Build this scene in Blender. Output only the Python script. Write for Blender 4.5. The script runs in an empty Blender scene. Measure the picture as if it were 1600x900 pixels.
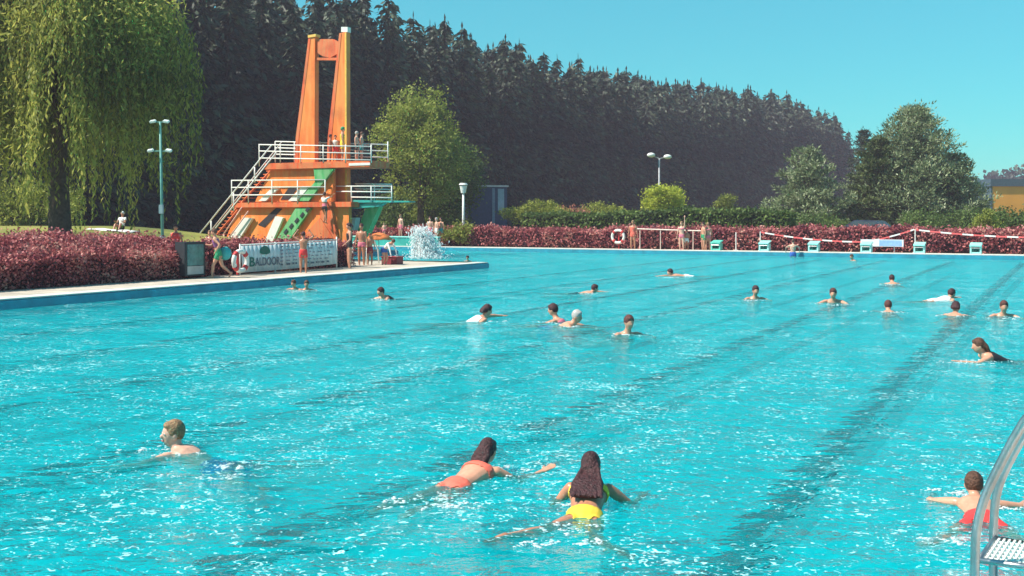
import bpy, bmesh, math, random
import numpy as np
from mathutils import Vector, Matrix
R = math.radians
rng = np.random.default_rng(7); random.seed(7)
S = bpy.context.scene; COL = S.collection
F = 1700.0; HZ = 340.0; CZ = 1.8; WZ = -0.2
AL = R(27.4); CA, SA = math.cos(AL), math.sin(AL)
U3 = Vector((CA, -SA, 0)); V3 = Vector((SA, CA, 0))

def uv(u, v, z=0.0): return Vector((CA*u+SA*v, -SA*u+CA*v, z))
def to_uv(p): return CA*p[0]-SA*p[1], SA*p[0]+CA*p[1]
def at(px, d, z=0.0): return Vector(((px-800)/F*d, d, z))
def atpx(px, py, d): return Vector(((px-800)/F*d, d, CZ-(py-HZ)/F*d))
def gnd(px, py, z=0.0): return at(px, (CZ-z)*F/(py-HZ), z)
def PV(px, py, v):                       # point of the upright plane v = const
    k = (px-800)/F; Y = v/(SA*k+CA); return Vector((k*Y, Y, CZ-(py-HZ)/F*Y))
def PU(px, py, u):                       # point of the upright plane u = const
    k = (px-800)/F; Y = u/(CA*k-SA); return Vector((k*Y, Y, CZ-(py-HZ)/F*Y))

# ------------------------------------------------------------------ materials
MATS = {}
def nt(name):
    m = bpy.data.materials.new(name); m.use_nodes = True
    t = m.node_tree; t.nodes.clear(); o = t.nodes.new('ShaderNodeOutputMaterial'); MATS[name] = m
    return m, t, o
def N(t, typ, **kw):
    n = t.nodes.new(typ)
    for k, v in kw.items():
        if k in n.inputs: n.inputs[k].default_value = v
        else: setattr(n, k, v)
    return n
def noise(t, scale, detail=4, rough=.55, vec=None, coord='Object', dist=0):
    n = N(t, 'ShaderNodeTexNoise', Scale=scale, Detail=detail, Roughness=rough, Distortion=dist)
    if vec is None:
        c = N(t, 'ShaderNodeTexCoord'); vec = c.outputs[coord]
    t.links.new(vec, n.inputs['Vector']); return n
def ramp(t, fac, stops):
    r = t.nodes.new('ShaderNodeValToRGB'); e = r.color_ramp.elements
    while len(e) < len(stops): e.new(.5)
    for el, (p, c) in zip(e, stops): el.position = p; el.color = (*c, 1) if len(c) == 3 else c
    t.links.new(fac, r.inputs[0]); return r
def mat(name, col, rough=.6, var=.15, scale=6, metal=0, bump=0, bscale=40, spec=.4, coat=0):
    m, t, o = nt(name); b = N(t, 'ShaderNodeBsdfPrincipled', Roughness=rough, Metallic=metal)
    b.inputs['Specular IOR Level'].default_value = spec; b.inputs['Coat Weight'].default_value = coat
    n = noise(t, scale); c0 = [max(0, x*(1-var)) for x in col]; c1 = [min(1, x*(1+var)) for x in col]
    r = ramp(t, n.outputs['Fac'], [(.3, c0), (.7, c1)])
    t.links.new(r.outputs[0], b.inputs['Base Color'])
    if bump:
        bn = noise(t, bscale); bp = N(t, 'ShaderNodeBump', Strength=bump, Distance=.02)
        t.links.new(bn.outputs['Fac'], bp.inputs['Height']); t.links.new(bp.outputs[0], b.inputs['Normal'])
    t.links.new(b.outputs[0], o.inputs[0]); return m
def leafmat(name, cols, transl=.35, scale=.5, gloss=.0):
    """cols: dark..light leaf colours, picked per leaf and per clump"""
    m, t, o = nt(name); g = N(t, 'ShaderNodeNewGeometry')
    n = noise(t, scale, 3); 
    a = N(t, 'ShaderNodeMath', operation='MULTIPLY_ADD'); a.inputs[1].default_value = .55; 
    t.links.new(g.outputs['Random Per Island'], a.inputs[0])
    b = N(t, 'ShaderNodeMath', operation='MULTIPLY_ADD'); b.inputs[1].default_value = 1.5; b.inputs[2].default_value = -.5
    t.links.new(n.outputs['Fac'], b.inputs[0]); t.links.new(b.outputs[0], a.inputs[2])
    k = len(cols); r = ramp(t, a.outputs[0], [(i/(k-1), c) for i, c in enumerate(cols)])
    d = N(t, 'ShaderNodeBsdfPrincipled', Roughness=.55); d.inputs['Specular IOR Level'].default_value = .25+gloss
    tr = N(t, 'ShaderNodeBsdfTranslucent'); mx = N(t, 'ShaderNodeMixShader'); mx.inputs[0].default_value = transl
    t.links.new(r.outputs[0], d.inputs['Base Color']); t.links.new(r.outputs[0], tr.inputs[0])
    t.links.new(d.outputs[0], mx.inputs[1]); t.links.new(tr.outputs[0], mx.inputs[2]); t.links.new(mx.outputs[0], o.inputs[0])
    return m

# ------------------------------------------------------------------ object helpers
def tag(o, label=None, cat=None, group=None, kind=None):
    if label: o['label'] = label
    if cat: o['category'] = cat
    if group: o['group'] = group
    if kind: o['kind'] = kind
    return o
def empty(name, loc=(0, 0, 0), rz=0, **kw):
    o = bpy.data.objects.new(name, None); COL.objects.link(o); o.location = loc; o.rotation_euler[2] = rz
    return tag(o, **kw)
def link(name, me, parent=None, loc=None, **kw):
    o = bpy.data.objects.new(name, me); COL.objects.link(o)
    if loc is not None: o.location = loc
    if parent is not None: o.parent = parent
    return tag(o, **kw)
def smooth(me, on=True):
    me.polygons.foreach_set('use_smooth', [on]*len(me.polygons)); return me
class MB:
    def __init__(s): s.v = []; s.f = []
    def add(s, vs, fs):
        b = len(s.v); s.v += [tuple(v) for v in vs]; s.f += [tuple(b+i for i in f) for f in fs]; return s
    def box(s, c, sz, M=None):
        c = Vector(c); h = Vector(sz)/2
        vs = [Vector((x*h.x, y*h.y, z*h.z)) for x in (-1, 1) for y in (-1, 1) for z in (-1, 1)]
        vs = [c+(M @ v if M else v) for v in vs]
        return s.add(vs, [(0,1,3,2),(4,6,7,5),(0,4,5,1),(2,3,7,6),(0,2,6,4),(1,5,7,3)])
    def tube(s, pts, r, n=8, r2=None, caps=True, ring=False):
        pts = [Vector(p) for p in pts]; m = len(pts); vs = []; prev = None
        for i, p in enumerate(pts):
            a = pts[(i-1) % m] if (i or ring) else p; b = pts[(i+1) % m] if (i < m-1 or ring) else p
            t = (b-a).normalized()
            if prev is None:
                x = t.cross(Vector((0, 0, 1)))
                if x.length < .1: x = t.cross(Vector((0, 1, 0)))
            else: x = prev - t*prev.dot(t)
            x.normalize(); prev = x; y = t.cross(x)
            rr = r if r2 is None else r+(r2-r)*i/(m-1)
            vs += [p+(x*math.cos(k*2*math.pi/n)+y*math.sin(k*2*math.pi/n))*rr for k in range(n)]
        fs = [(i*n+k, i*n+(k+1) % n, ((i+1) % m)*n+(k+1) % n, ((i+1) % m)*n+k) for i in range(m if ring else m-1) for k in range(n)]
        if caps and not ring: fs += [tuple(range(n))[::-1], tuple((m-1)*n+k for k in range(n))]
        return s.add(vs, fs)
    def prism(s, pts, off):                # polygon pts (3-D) extruded by the vector off
        pts = [Vector(p) for p in pts]; n = len(pts); off = Vector(off)
        return s.add(pts+[p+off for p in pts], [tuple(range(n)), tuple(range(2*n-1, n-1, -1))]+[(i, (i+1) % n, (i+1) % n+n, i+n)[::-1] for i in range(n)])
    def ball(s, c, r, n=10, sc=(1, 1, 1)):
        c = Vector(c); vs = []; m = n//2+1
        for i in range(m+1):
            th = math.pi*i/m
            for k in range(n):
                ph = 2*math.pi*k/n; vs.append(c+Vector((math.sin(th)*math.cos(ph)*sc[0], math.sin(th)*math.sin(ph)*sc[1], math.cos(th)*sc[2]))*r)
        return s.add(vs, [(i*n+k, i*n+(k+1) % n, (i+1)*n+(k+1) % n, (i+1)*n+k)[::-1] for i in range(m) for k in range(n)])
    def mesh(s, name, m=None, sm=False, bevel=0):
        me = bpy.data.meshes.new(name); me.from_pydata(s.v, [], s.f); 
        bm = bmesh.new(); bm.from_mesh(me); bmesh.ops.recalc_face_normals(bm, faces=bm.faces)
        if bevel: bmesh.ops.bevel(bm, geom=bm.edges[:], offset=bevel, segments=2, affect='EDGES', clamp_overlap=True)
        bm.to_mesh(me); bm.free()
        if m: me.materials.append(m)
        if sm: smooth(me)
        return me
    def obj(s, name, m, parent=None, sm=False, bevel=0, **kw):
        return link(name, s.mesh(name, m, sm, bevel), parent, **kw)
def quads(name, Q, m):                     # Q (n,4,3) -> mesh of n loose quads
    n = len(Q); me = bpy.data.meshes.new(name)
    me.vertices.add(n*4); me.vertices.foreach_set('co', np.asarray(Q, np.float32).reshape(-1))
    me.loops.add(n*4); me.loops.foreach_set('vertex_index', np.arange(n*4, dtype=np.int32))
    me.polygons.add(n); me.polygons.foreach_set('loop_start', np.arange(0, n*4, 4, dtype=np.int32))
    me.polygons.foreach_set('loop_total', np.full(n, 4, np.int32)); me.update(calc_edges=True)
    me.materials.append(m); return me
def unit(a): return a/np.maximum(np.linalg.norm(a, axis=-1, keepdims=True), 1e-6)
def leafq(P, L, W, D=None, spread=1.0):    # rhombic leaves at P, long axis near D
    n = len(P); r = unit(rng.normal(size=(n, 3)))
    d = r if D is None else unit(np.asarray(D)+r*spread)
    s = unit(np.cross(d, unit(rng.normal(size=(n, 3)))))
    L = (np.asarray(L)*rng.uniform(.7, 1.3, n))[:, None]; W = (np.asarray(W)*rng.uniform(.7, 1.3, n))[:, None]
    return np.stack([P-d*L/2, P+s*W/2, P+d*L/2, P-s*W/2], 1)
def bez(a, b, c, n=8):
    return [Vector(a)*(1-t)**2+Vector(b)*2*t*(1-t)+Vector(c)*t*t for t in [i/(n-1) for i in range(n)]]
def vnoise(x, y, s=0):
    return (np.sin(x*1.3+s)+np.sin(y*1.7+1.3*s)+np.sin(x*2.9+y*2.3+s*2)+np.sin(x*.7-y*3.1+s))/4

# palette
white = mat('white_paint', (.74, .74, .70), .5, .06)
steel = mat('steel', (.50, .49, .50), .36, .25, metal=1, bump=.1)
bark = mat('bark', (.075, .055, .045), .9, .4, 8, bump=.6)
dark = mat('dark_metal', (.03, .035, .04), .5)
lamp_green = mat('lamp_green_paint', (.10, .30, .26), .5)
def worn(name, col, faded, grime):
    m, t, o = nt(name); b = N(t, 'ShaderNodeBsdfPrincipled', Roughness=.6); tc = N(t, 'ShaderNodeTexCoord'); mp = N(t, 'ShaderNodeMapping'); mp.inputs['Scale'].default_value = (3.2, 3.2, .35); t.links.new(tc.outputs['Object'], mp.inputs[0])
    n1 = noise(t, 1.5, 5, .6, mp.outputs[0]); n2 = noise(t, .8, 4); r1 = ramp(t, n1.outputs['Fac'], [(.42, col), (.56, faded)]); r2 = ramp(t, n2.outputs['Fac'], [(.38, (1, 1, 1)), (.50, (1, 1, 1)), (.68, grime)])
    mx = N(t, 'ShaderNodeMix', data_type='RGBA', blend_type='MULTIPLY'); mx.inputs[0].default_value = .8; t.links.new(r1.outputs[0], mx.inputs[6]); t.links.new(r2.outputs[0], mx.inputs[7]); t.links.new(mx.outputs[2], b.inputs['Base Color']); t.links.new(b.outputs[0], o.inputs[0]); return m
orange = worn('orange_paint', (.84, .20, .03), (.82, .27, .06), (.72, .62, .6))
orange2 = worn('orange_red_paint', (.74, .12, .03), (.66, .20, .07), (.6, .5, .5))
greenp = worn('green_paint', (.06, .38, .12), (.18, .45, .2), (.55, .6, .5))
teal = mat('teal_paint', (.03, .34, .30), .5, .2, 2)
tealw = mat('pale_teal_paint', (.35, .74, .68), .5, .1, 3)
concrete = mat('concrete', (.46, .42, .36), .85, .18, 2.5, bump=.3, bscale=60)
water_edge = mat('pool_edge_paint', (.02, .26, .36), .5, .2, 3)
black = mat('black_rubber', (.02, .02, .022), .6)
redp = mat('red_paint', (.6, .05, .05), .5)
pink_fab = mat('pink_fabric', (.65, .16, .22), .7)

# ------------------------------------------------------------------ world and sun
SUN = Vector((-.95, -.30, 0)).normalized(); EL = R(50)
w = bpy.data.worlds.new('World'); S.world = w; w.use_nodes = True; t = w.node_tree
bg = t.nodes['Background']; sky = t.nodes.new('ShaderNodeTexSky'); sky.sky_type = 'NISHITA'; sky.sun_disc = False
sky.sun_elevation = EL; sky.sun_rotation = math.atan2(SUN.x, SUN.y); sky.air_density = .8; sky.dust_density = 0; sky.ozone_density = 2.0
tint = t.nodes.new('ShaderNodeMix'); tint.data_type = 'RGBA'; tint.blend_type = 'MULTIPLY'; tint.inputs[0].default_value = 1
t.links.new(sky.outputs[0], tint.inputs[6]); tint.inputs[7].default_value = (.38, 1.14, .90, 1)
tcw = t.nodes.new('ShaderNodeTexCoord'); sx_ = t.nodes.new('ShaderNodeSeparateXYZ'); t.links.new(tcw.outputs['Generated'], sx_.inputs[0])
rw = t.nodes.new('ShaderNodeValToRGB'); rw.color_ramp.elements[0].position = 0.0; rw.color_ramp.elements[0].color = (.28, .46, .52, 1); rw.color_ramp.elements[1].position = .32; rw.color_ramp.elements[1].color = (1, 1, 1, 1)
t.links.new(sx_.outputs['Z'], rw.inputs[0]); tm = t.nodes.new('ShaderNodeMix'); tm.data_type = 'RGBA'; tm.blend_type = 'MULTIPLY'; tm.inputs[0].default_value = 1
t.links.new(tint.outputs[2], tm.inputs[6]); t.links.new(rw.outputs[0], tm.inputs[7]); t.links.new(tm.outputs[2], bg.inputs[0]); bg.inputs[1].default_value = .13
sd = bpy.data.lights.new('sun', 'SUN'); sd.energy = 5; sd.angle = R(.5); sd.color = (1, .93, .82)
so = bpy.data.objects.new('sun', sd); COL.objects.link(so)
so.rotation_euler = (-(SUN*math.cos(EL)+Vector((0, 0, math.sin(EL))))).to_track_quat('-Z', 'Y').to_euler()

cam = bpy.data.cameras.new('camera'); co = bpy.data.objects.new('camera', cam); COL.objects.link(co); S.camera = co
co.location = (0, 0, CZ); co.rotation_euler = (R(90), 0, 0); cam.lens = 36*F/1600; cam.shift_y = -110/1600; cam.clip_end = 3000; cam.clip_start = .1

# ------------------------------------------------------------------ people
def loft(mb, pts, ra, rb, side, n=12):
    pts = [Vector(p) for p in pts]; side = Vector(side); vs = []; m = len(pts)
    for i, p in enumerate(pts):
        a = pts[max(i-1, 0)]; b = pts[min(i+1, m-1)]; t = (b-a).normalized()
        x = side-t*side.dot(t); x.normalize(); y = t.cross(x)
        vs += [p+x*math.cos(k*2*math.pi/n)*ra[i]+y*math.sin(k*2*math.pi/n)*rb[i] for k in range(n)]
    fs = [(i*n+k, i*n+(k+1) % n, (i+1)*n+(k+1) % n, (i+1)*n+k) for i in range(m-1) for k in range(n)]
    fs += [tuple(range(n))[::-1], tuple((m-1)*n+k for k in range(n))]
    mb.add(vs, fs)
def capsule(mb, a, b, r0, r1, side=(1, 0, 0), flat=1):
    a = Vector(a); b = Vector(b); d = (b-a).normalized()
    sd_ = Vector(side)
    if abs(sd_.dot(d)) > .9: sd_ = Vector((0, 1, 0)) if abs(d.y) < .9 else Vector((0, 0, 1))
    ts = [a-d*r0*.9, a-d*r0*.55, a, a+(b-a)*.35, a+(b-a)*.7, b, b+d*r1*.55, b+d*r1*.9]
    rm = r0+(r1-r0)*.3
    rs = [r0*.4, r0*.83, r0, rm*1.06, (r0+(r1-r0)*.72), r1, r1*.83, r1*.4]
    loft(mb, ts, rs, [r*flat for r in rs], sd_, 10)
def ellipsoid(mb, c, ax, n=14):
    c = Vector(c); vs = []; m = n//2+2
    for i in range(m+1):
        th = math.pi*i/m
        for k in range(n):
            ph = 2*math.pi*k/n
            vs.append(c+ax[0]*math.sin(th)*math.cos(ph)+ax[1]*math.sin(th)*math.sin(ph)+ax[2]*math.cos(th))
    mb.add(vs, [(i*n+k, i*n+(k+1) % n, (i+1)*n+(k+1) % n, (i+1)*n+k)[::-1] for i in range(m) for k in range(n)])
def fuse(mb, voxel, name, m, iters=4):
    me = mb.mesh('tmp'); o = bpy.data.objects.new('tmp', me); COL.objects.link(o)
    r = o.modifiers.new('r', 'REMESH'); r.mode = 'VOXEL'; r.voxel_size = voxel
    s = o.modifiers.new('s', 'SMOOTH'); s.factor = .5; s.iterations = iters
    dg = bpy.context.evaluated_depsgraph_get(); out = bpy.data.meshes.new_from_object(o.evaluated_get(dg)); out.name = name
    bpy.data.objects.remove(o); bpy.data.meshes.remove(me)
    out.materials.clear(); out.materials.append(m); smooth(out); return out
SKIN = [mat('skin_fair', (.60, .29, .19), .34, .16, 12), mat('skin_tan', (.46, .20, .12), .34, .16, 12), mat('skin_pale', (.66, .37, .27), .34, .16, 12)]
HAIR = {'dark': mat('hair_dark', (.050, .014, .016), .5, .6, 45, bump=.8, bscale=70), 'brown': mat('hair_brown', (.10, .04, .022), .5, .6, 45, bump=.8, bscale=70), 'blond': mat('hair_blond', (.30, .17, .085), .55, .5, 45, bump=.8, bscale=70), 'red': mat('hair_auburn', (.10, .028, .022), .5, .6, 45, bump=.8, bscale=70), 'grey': mat('hair_grey', (.42, .38, .36), .5, .3, 30)}
CLOTH = {'red': mat('cloth_red', (.75, .05, .05), .7), 'yellow': mat('cloth_yellow', (.85, .55, .05), .7), 'black': mat('cloth_black', (.02, .018, .022), .7),
         'green': mat('cloth_green', (.03, .28, .13), .7), 'pink': mat('cloth_pink', (.75, .18, .25), .7), 'blue': mat('cloth_blue', (.03, .12, .42), .7),
         'white': mat('cloth_white', (.78, .76, .74), .7), 'coral': mat('cloth_coral', (.82, .15, .10), .7), 'purple': mat('cloth_purple', (.28, .10, .25), .7), 'teal': mat('cloth_teal', (.05, .40, .42), .7), 'maroon': mat('cloth_maroon', (.25, .03, .05), .7)}
eye_w = mat('eye_white', (.7, .68, .65), .3, .02); eye_b = mat('iris', (.03, .02, .015), .2); lip = mat('lip', (.5, .14, .12), .5)
def ax_fix(v): return Vector(v).normalized()
def person(label, loc, heading, H=1.6, pelvis=(0, 0, .52), spine=(0, 0, 1), side=(1, 0, 0), head=(0, .12, 1), face=(0, 1, 0),
           aL=((-.25, 0, -1), (-.1, .2, -1)), aR=((.25, 0, -1), (.1, .2, -1)), lL=((-.06, .03, -1), (0, -.05, -1)), lR=((.06, .03, -1), (0, -.05, -1)),
           skin=0, hair='brown', long=0, suit=(('red', [('torso', -.08, .06), ('thigh', 0, .45)]),), voxel=.02, fingers=False, hairlen=0, cap=None, foot=None, group=None, features=False):
    """pelvis in units of H; limb directions as (upper, lower); local +Y is the way the body faces"""
    P = Vector(pelvis)*H; s = ax_fix(spine); x = ax_fix(side); x = (x-s*x.dot(s)).normalized(); f = s.cross(x)*1.0
    if f.dot(Vector(face)) < 0 and abs(f.dot(Vector(face))) > .3: pass
    hd = ax_fix(head); fc = Vector(face); fc = (fc-hd*fc.dot(hd)).normalized(); hx = fc.cross(hd).normalized()
    mb = MB(); bones = {}
    T = [-.065, -.03, .02, .085, .16, .225, .27, .30]
    A = [.050, .088, .094, .076, .086, .102, .098, .045]; B = [.042, .060, .062, .052, .060, .066, .054, .036]
    loft(mb, [P+s*q*H for q in T], [q*H for q in A], [q*H for q in B], x, 16)
    nk = P+s*.30*H; hc = nk+s*.022*H+hd*.085*H
    bones['torso'] = (P, s, None)
    capsule(mb, nk-s*.02*H, nk+hd*.05*H, .036*H, .031*H, x)
    ellipsoid(mb, hc, [hx*.045*H, fc*.056*H, hd*.066*H], 20)
    ellipsoid(mb, hc-hd*.028*H+fc*.013*H, [hx*.034*H, fc*.038*H, hd*.042*H], 16)
    for q in (-1, 1): ellipsoid(mb, hc+hx*q*.046*H-hd*.006*H, [hx*.008*H, fc*.012*H, hd*.019*H], 8)
    ellipsoid(mb, hc+fc*.058*H-hd*.012*H, [hx*.008*H, fc*.013*H, hd*.014*H], 8)
    segs = []
    tips = {}
    for q, arm, leg, nm in ((-1, aL, lL, 'L'), (1, aR, lR, 'R')):
        sh = P+s*.272*H+x*q*.098*H; d0, d1 = ax_fix(arm[0]), ax_fix(arm[1]); el = sh+d0*.165*H; wr = el+d1*.145*H
        capsule(mb, sh, el, .030*H, .022*H); capsule(mb, el, wr, .0225*H, .0145*H)
        d2 = ax_fix(arm[2]) if len(arm) > 2 else d1; hand = wr+d2*.05*H
        ps = x-d2*x.dot(d2); ps = ps.normalized() if ps.length > .2 else (s-d2*s.dot(d2)).normalized()
        loft(mb, [wr, wr+d2*.02*H, hand, hand+d2*.008*H], [.014*H, .022*H, .024*H, .02*H], [.011*H, .010*H, .009*H, .007*H], ps, 10)
        pn = d2.cross(ps)
        for k, ln in enumerate((.042, .05, .053, .047)):
            b0 = hand+ps*(k-1.5)*.0125*H; 
            if fingers: capsule(mb, b0-d2*.01*H, b0+d2*ln*.5*H+ps*(k-1.5)*.003*H, .0055*H, .005*H); capsule(mb, b0+d2*ln*.5*H+ps*(k-1.5)*.003*H, b0+d2*ln*.95*H-pn*.006*H+ps*(k-1.5)*.004*H, .005*H, .004*H)
            else: capsule(mb, b0, b0+d2*ln*.8*H, .007*H, .005*H)
        th = wr+d2*.018*H-ps*q*.018*H; capsule(mb, th, th+(d2*.8-ps*q*.75).normalized()*.036*H, .0075*H, .0055*H)
        hp = P+x*q*.046*H-s*.035*H; g0, g1 = ax_fix(leg[0]), ax_fix(leg[1]); kn = hp+g0*.235*H; an = kn+g1*.225*H
        capsule(mb, hp, kn, .052*H, .034*H); capsule(mb, kn, an, .036*H, .021*H); ellipsoid(mb, kn+(an-kn)*.28-g0*0, [x*.032*H, x.cross(g1).normalized()*.036*H, g1*.07*H], 10)
        fd = ax_fix(leg[2]) if len(leg) > 2 else ((Vector((0, 1, 0))-g1*g1.y).normalized() if abs(g1.y) < .8 else g1)
        loft(mb, [an-fd*.035*H-Vector(g1)*.004*H, an-fd*.01*H+g1*.008*H, an+fd*.05*H+g1*.018*H, an+fd*.09*H+g1*.024*H, an+fd*.115*H+g1*.026*H], [.014*H, .022*H, .026*H, .028*H, .018*H], [.012*H, .026*H, .018*H, .011*H, .007*H], x, 10)
        segs += [('arm', sh, el, .026*H), ('arm', el, wr, .018*H), ('thigh', hp, kn, .045*H), ('calf', kn, an, .03*H)]
    e = empty('person', loc, R(heading-90), label=label, cat='person', group=group)
    body = fuse(mb, voxel, 'body', SKIN[skin]); link('body', body, e)
    # clothing: the body's own faces, lifted off the skin
    nv = len(body.vertices); co_ = np.zeros(nv*3); body.vertices.foreach_get('co', co_); co_ = co_.reshape(-1, 3)
    no_ = np.zeros(nv*3); body.vertices.foreach_get('normal', no_); no_ = no_.reshape(-1, 3)
    Pn, sn = np.array(P), np.array(s); tt = (co_-Pn) @ sn/H
    dt = np.linalg.norm(co_-Pn-np.outer(np.clip(tt, -.06, .3)*H, sn), axis=1)/(.075*H)
    best = dt.copy(); idx = np.zeros(nv, int); par = tt.copy(); names = ['torso']
    for k, (nm, a, b, r) in enumerate(segs):
        a, b = np.array(a), np.array(b); ab = b-a; L2 = ab @ ab; q = np.clip((co_-a) @ ab/L2, 0, 1)
        d = np.linalg.norm(co_-a-q[:, None]*ab, axis=1)/r; names.append(nm); mk = d < best-.0
        if nm == 'thigh': mk = (d < best*1.05) & (tt < .03)
        best[mk] = d[mk]; idx[mk] = k+1; par[mk] = q[mk]
    hd_d = np.linalg.norm(co_-np.array(hc), axis=1) < .075*H; idx[hd_d] = 99
    polys = [tuple(p.vertices) for p in body.polygons]
    for colr, spec in suit:
        inm = np.zeros(nv, bool)
        for nm, a, b in spec:
            ids = [i for i, q in enumerate(names) if q == nm]; inm |= np.isin(idx, ids) & (par >= a) & (par <= b)
        fs = [p for p in polys if all(inm[i] for i in p)]
        if not fs: continue
        par_ = {}
        def fnd(i):
            while par_.setdefault(i, i) != i: par_[i] = par_[par_[i]]; i = par_[i]
            return i
        for p in fs:
            for i in p[1:]: par_[fnd(i)] = fnd(p[0])
        cn_ = {}
        for p in fs: cn_[fnd(p[0])] = cn_.get(fnd(p[0]), 0)+1
        bg_ = max(cn_, key=cn_.get); fs = [p for p in fs if fnd(p[0]) == bg_]
        used = sorted({i for p in fs for i in p}); mp = {i: k for k, i in enumerate(used)}
        g = MB(); off = max(.006, voxel*.35)
        g.v = [tuple(co_[i]+no_[i]*off) for i in used]; g.f = [tuple(mp[i] for i in p) for p in fs]
        kind = 'swimming_trunks' if any(q[0] == 'thigh' for q in spec) and not any(q[0] == 'torso' and q[2] > .1 for q in spec) else ('shirt' if any(q[0] == 'arm' for q in spec) else 'swimsuit')
        go = g.obj(kind, CLOTH[colr], e, sm=True); md = go.modifiers.new('t', 'SOLIDIFY'); md.thickness = off*.9; md.offset = -.5
    # hair
    h = MB(); rr = 1.0
    ellipsoid(h, hc+hd*.014*H-fc*.009*H, [hx*.052*H, fc*.058*H, hd*.064*H], 18); ellipsoid(h, hc+hd*.045*H+fc*.022*H, [hx*.036*H, fc*.030*H, hd*.022*H], 12)
    if hairlen:
        bk = -fc; p0 = hc+bk*.03*H+hd*.02*H
        dn = Vector((0, 0, -1)) if hairlen > .1 else -hd
        p1 = p0+bk*.028*H+dn*hairlen*.45*H; p2 = p1+dn*hairlen*.55*H+bk*.02*H+(-s*.6 if hairlen > .1 else Vector())*.05*H
        wdt = [.040, .050, .058, .05] if hairlen < .14 else [.042, .054, .072, .078]
        if hairlen > .14:
            bn_ = x.cross(s); bn_ = bn_ if bn_.z > 0 or abs(bn_.z) < .2 else -bn_
            q1 = nk+bn_*.055*H-fc*.02*H; q2 = nk-s*hairlen*.30*H+bn_*.080*H; q3 = nk-s*hairlen*.62*H+bn_*.072*H
            loft(h, [p0, p0.lerp(q1, .5)-fc*.006*H, q1, q2, q3], [.043*H, .050*H, .060*H, .084*H, .080*H], [.034*H, .036*H, .034*H, .024*H, .012*H], hx, 16)
        else: loft(h, [p0, p0+(p1-p0)*.5, p1, p2], [q*H for q in wdt], [.03*H, .034*H, .03*H, .018*H], hx, 12)
        if voxel < .01:
            for k_ in range(46):      # loose wet strands over the mass of hair
                a_ = random.uniform(-1, 1); base = hc+hx*a_*.04*H-fc*.045*H+hd*random.uniform(-.02, .03)*H
                if hairlen > .14: e1_ = nk+bn_*.088*H+hx*a_*.062*H-fc*.02*H; e2_ = nk-s*hairlen*random.uniform(.5, .72)*H+bn_*.082*H+hx*a_*.088*H
                else: e1_ = p1+hx*a_*.056*H-fc*.03*H; e2_ = p2+hx*a_*.055*H-fc*.018*H-hd*random.uniform(0, .03)*H
                h.tube(bez(base, e1_, e2_, 7), .0045*H, 5)
    hm = fuse(h, max(voxel*.8, .007), 'hair' if not cap else 'swim_cap', HAIR[hair] if not cap else CLOTH[cap], 2); ho = link('hair' if not cap else 'swim_cap', hm, e)
    if features:
        for q in (-1, 1):
            m1 = MB(); ellipsoid(m1, hc+hx*q*.018*H+fc*.051*H+hd*.004*H, [hx*.008*H, fc*.004*H, hd*.0045*H], 10); eo = m1.obj('eye', eye_w, e, sm=True)
            m1 = MB(); ellipsoid(m1, hc+hx*q*.018*H+fc*.054*H+hd*.004*H, [hx*.0038*H, fc*.002*H, hd*.004*H], 10); m1.obj('iris', eye_b, eo, sm=True)
        m1 = MB(); ellipsoid(m1, hc+fc*.053*H-hd*.035*H, [hx*.014*H, fc*.004*H, hd*.004*H], 10); m1.obj('mouth', lip, e, sm=True)
    return e

# swimmers: origin at the water line under the neck
TR = lambda c: ((c, [('torso', -.08, .06), ('thigh', 0, .45)]),)
BK = lambda c: ((c, [('torso', -.08, .045), ('thigh', 0, .12)]), (c, [('torso', .20, .255)]))
ONE = lambda c: ((c, [('torso', -.08, .255), ('thigh', 0, .08)]),)
def swimmer(label, px, py, heading, H=1.5, up=.0, th=22, arms='breast', legs='trail', face=(0, 1, 0), loc=None, **kw):
    d = (CZ-WZ)*F/(py-HZ); p = at(px, d, WZ) if loc is None else loc
    c, s_ = math.cos(R(th)), math.sin(R(th)); sp = Vector((0, c, s_))
    nkz = .0+up; pel = Vector((0, 0, nkz))/H-sp*.30
    A = {'breast': (((-.7, .7, -.25), (.25, .95, -.1)), ((.7, .7, -.25), (-.25, .95, -.1))),
         'wide': (((-.95, .25, -.12), (-.6, .8, -.05)), ((.95, .25, -.12), (.6, .8, -.05))),
         'crawl': (((-.3, .95, .15), (0, 1, -.05)), ((.4, -.6, -.3), (.1, -1, -.1))),
         'tread': (((-.75, .3, -.5), (-.5, .8, -.1)), ((.75, .3, -.5), (.5, .8, -.1)))}[arms]
    L = {'trail': (((-.14, -1, -.08), (-.06, -1, .08), (0, -1, -.1)), ((.12, -1, -.12), (.1, -1, .12), (0, -1, -.1))),
         'frog': (((-.55, -.7, -.15), (-.35, -.9, .1), (-.7, -.5, 0)), ((.5, -.75, -.2), (.5, -.8, .05), (.7, -.5, 0))),
         'split': (((-.5, -.85, .03), (-.65, -.7, .07), (-.5, -.8, 0)), ((.15, -.95, -.10), (.5, -.8, .08), (.5, -.7, 0)))}[legs]
    return person(label, p, heading, H, pelvis=pel, spine=sp, head=kw.pop('head', (0, .2, 1)), face=face, aL=kw.pop('aL', A[0]), aR=kw.pop('aR', A[1]), lL=L[0], lR=L[1], **kw)
G = 'swimmers in the main pool'
swimmer('fair haired boy swimming towards the camera alone at lower left of the pool', 274, 703, 160, 1.62, up=-.012, th=22, face=(-.8, .6, -.1), arms='wide', aR=((.75, .5, -.25), (.3, .9, -.2)), legs='frog', skin=2, hair='blond', voxel=.0085, fingers=True, features=True, suit=TR('blue'), group=G, head=(0, -.05, 1))
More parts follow.
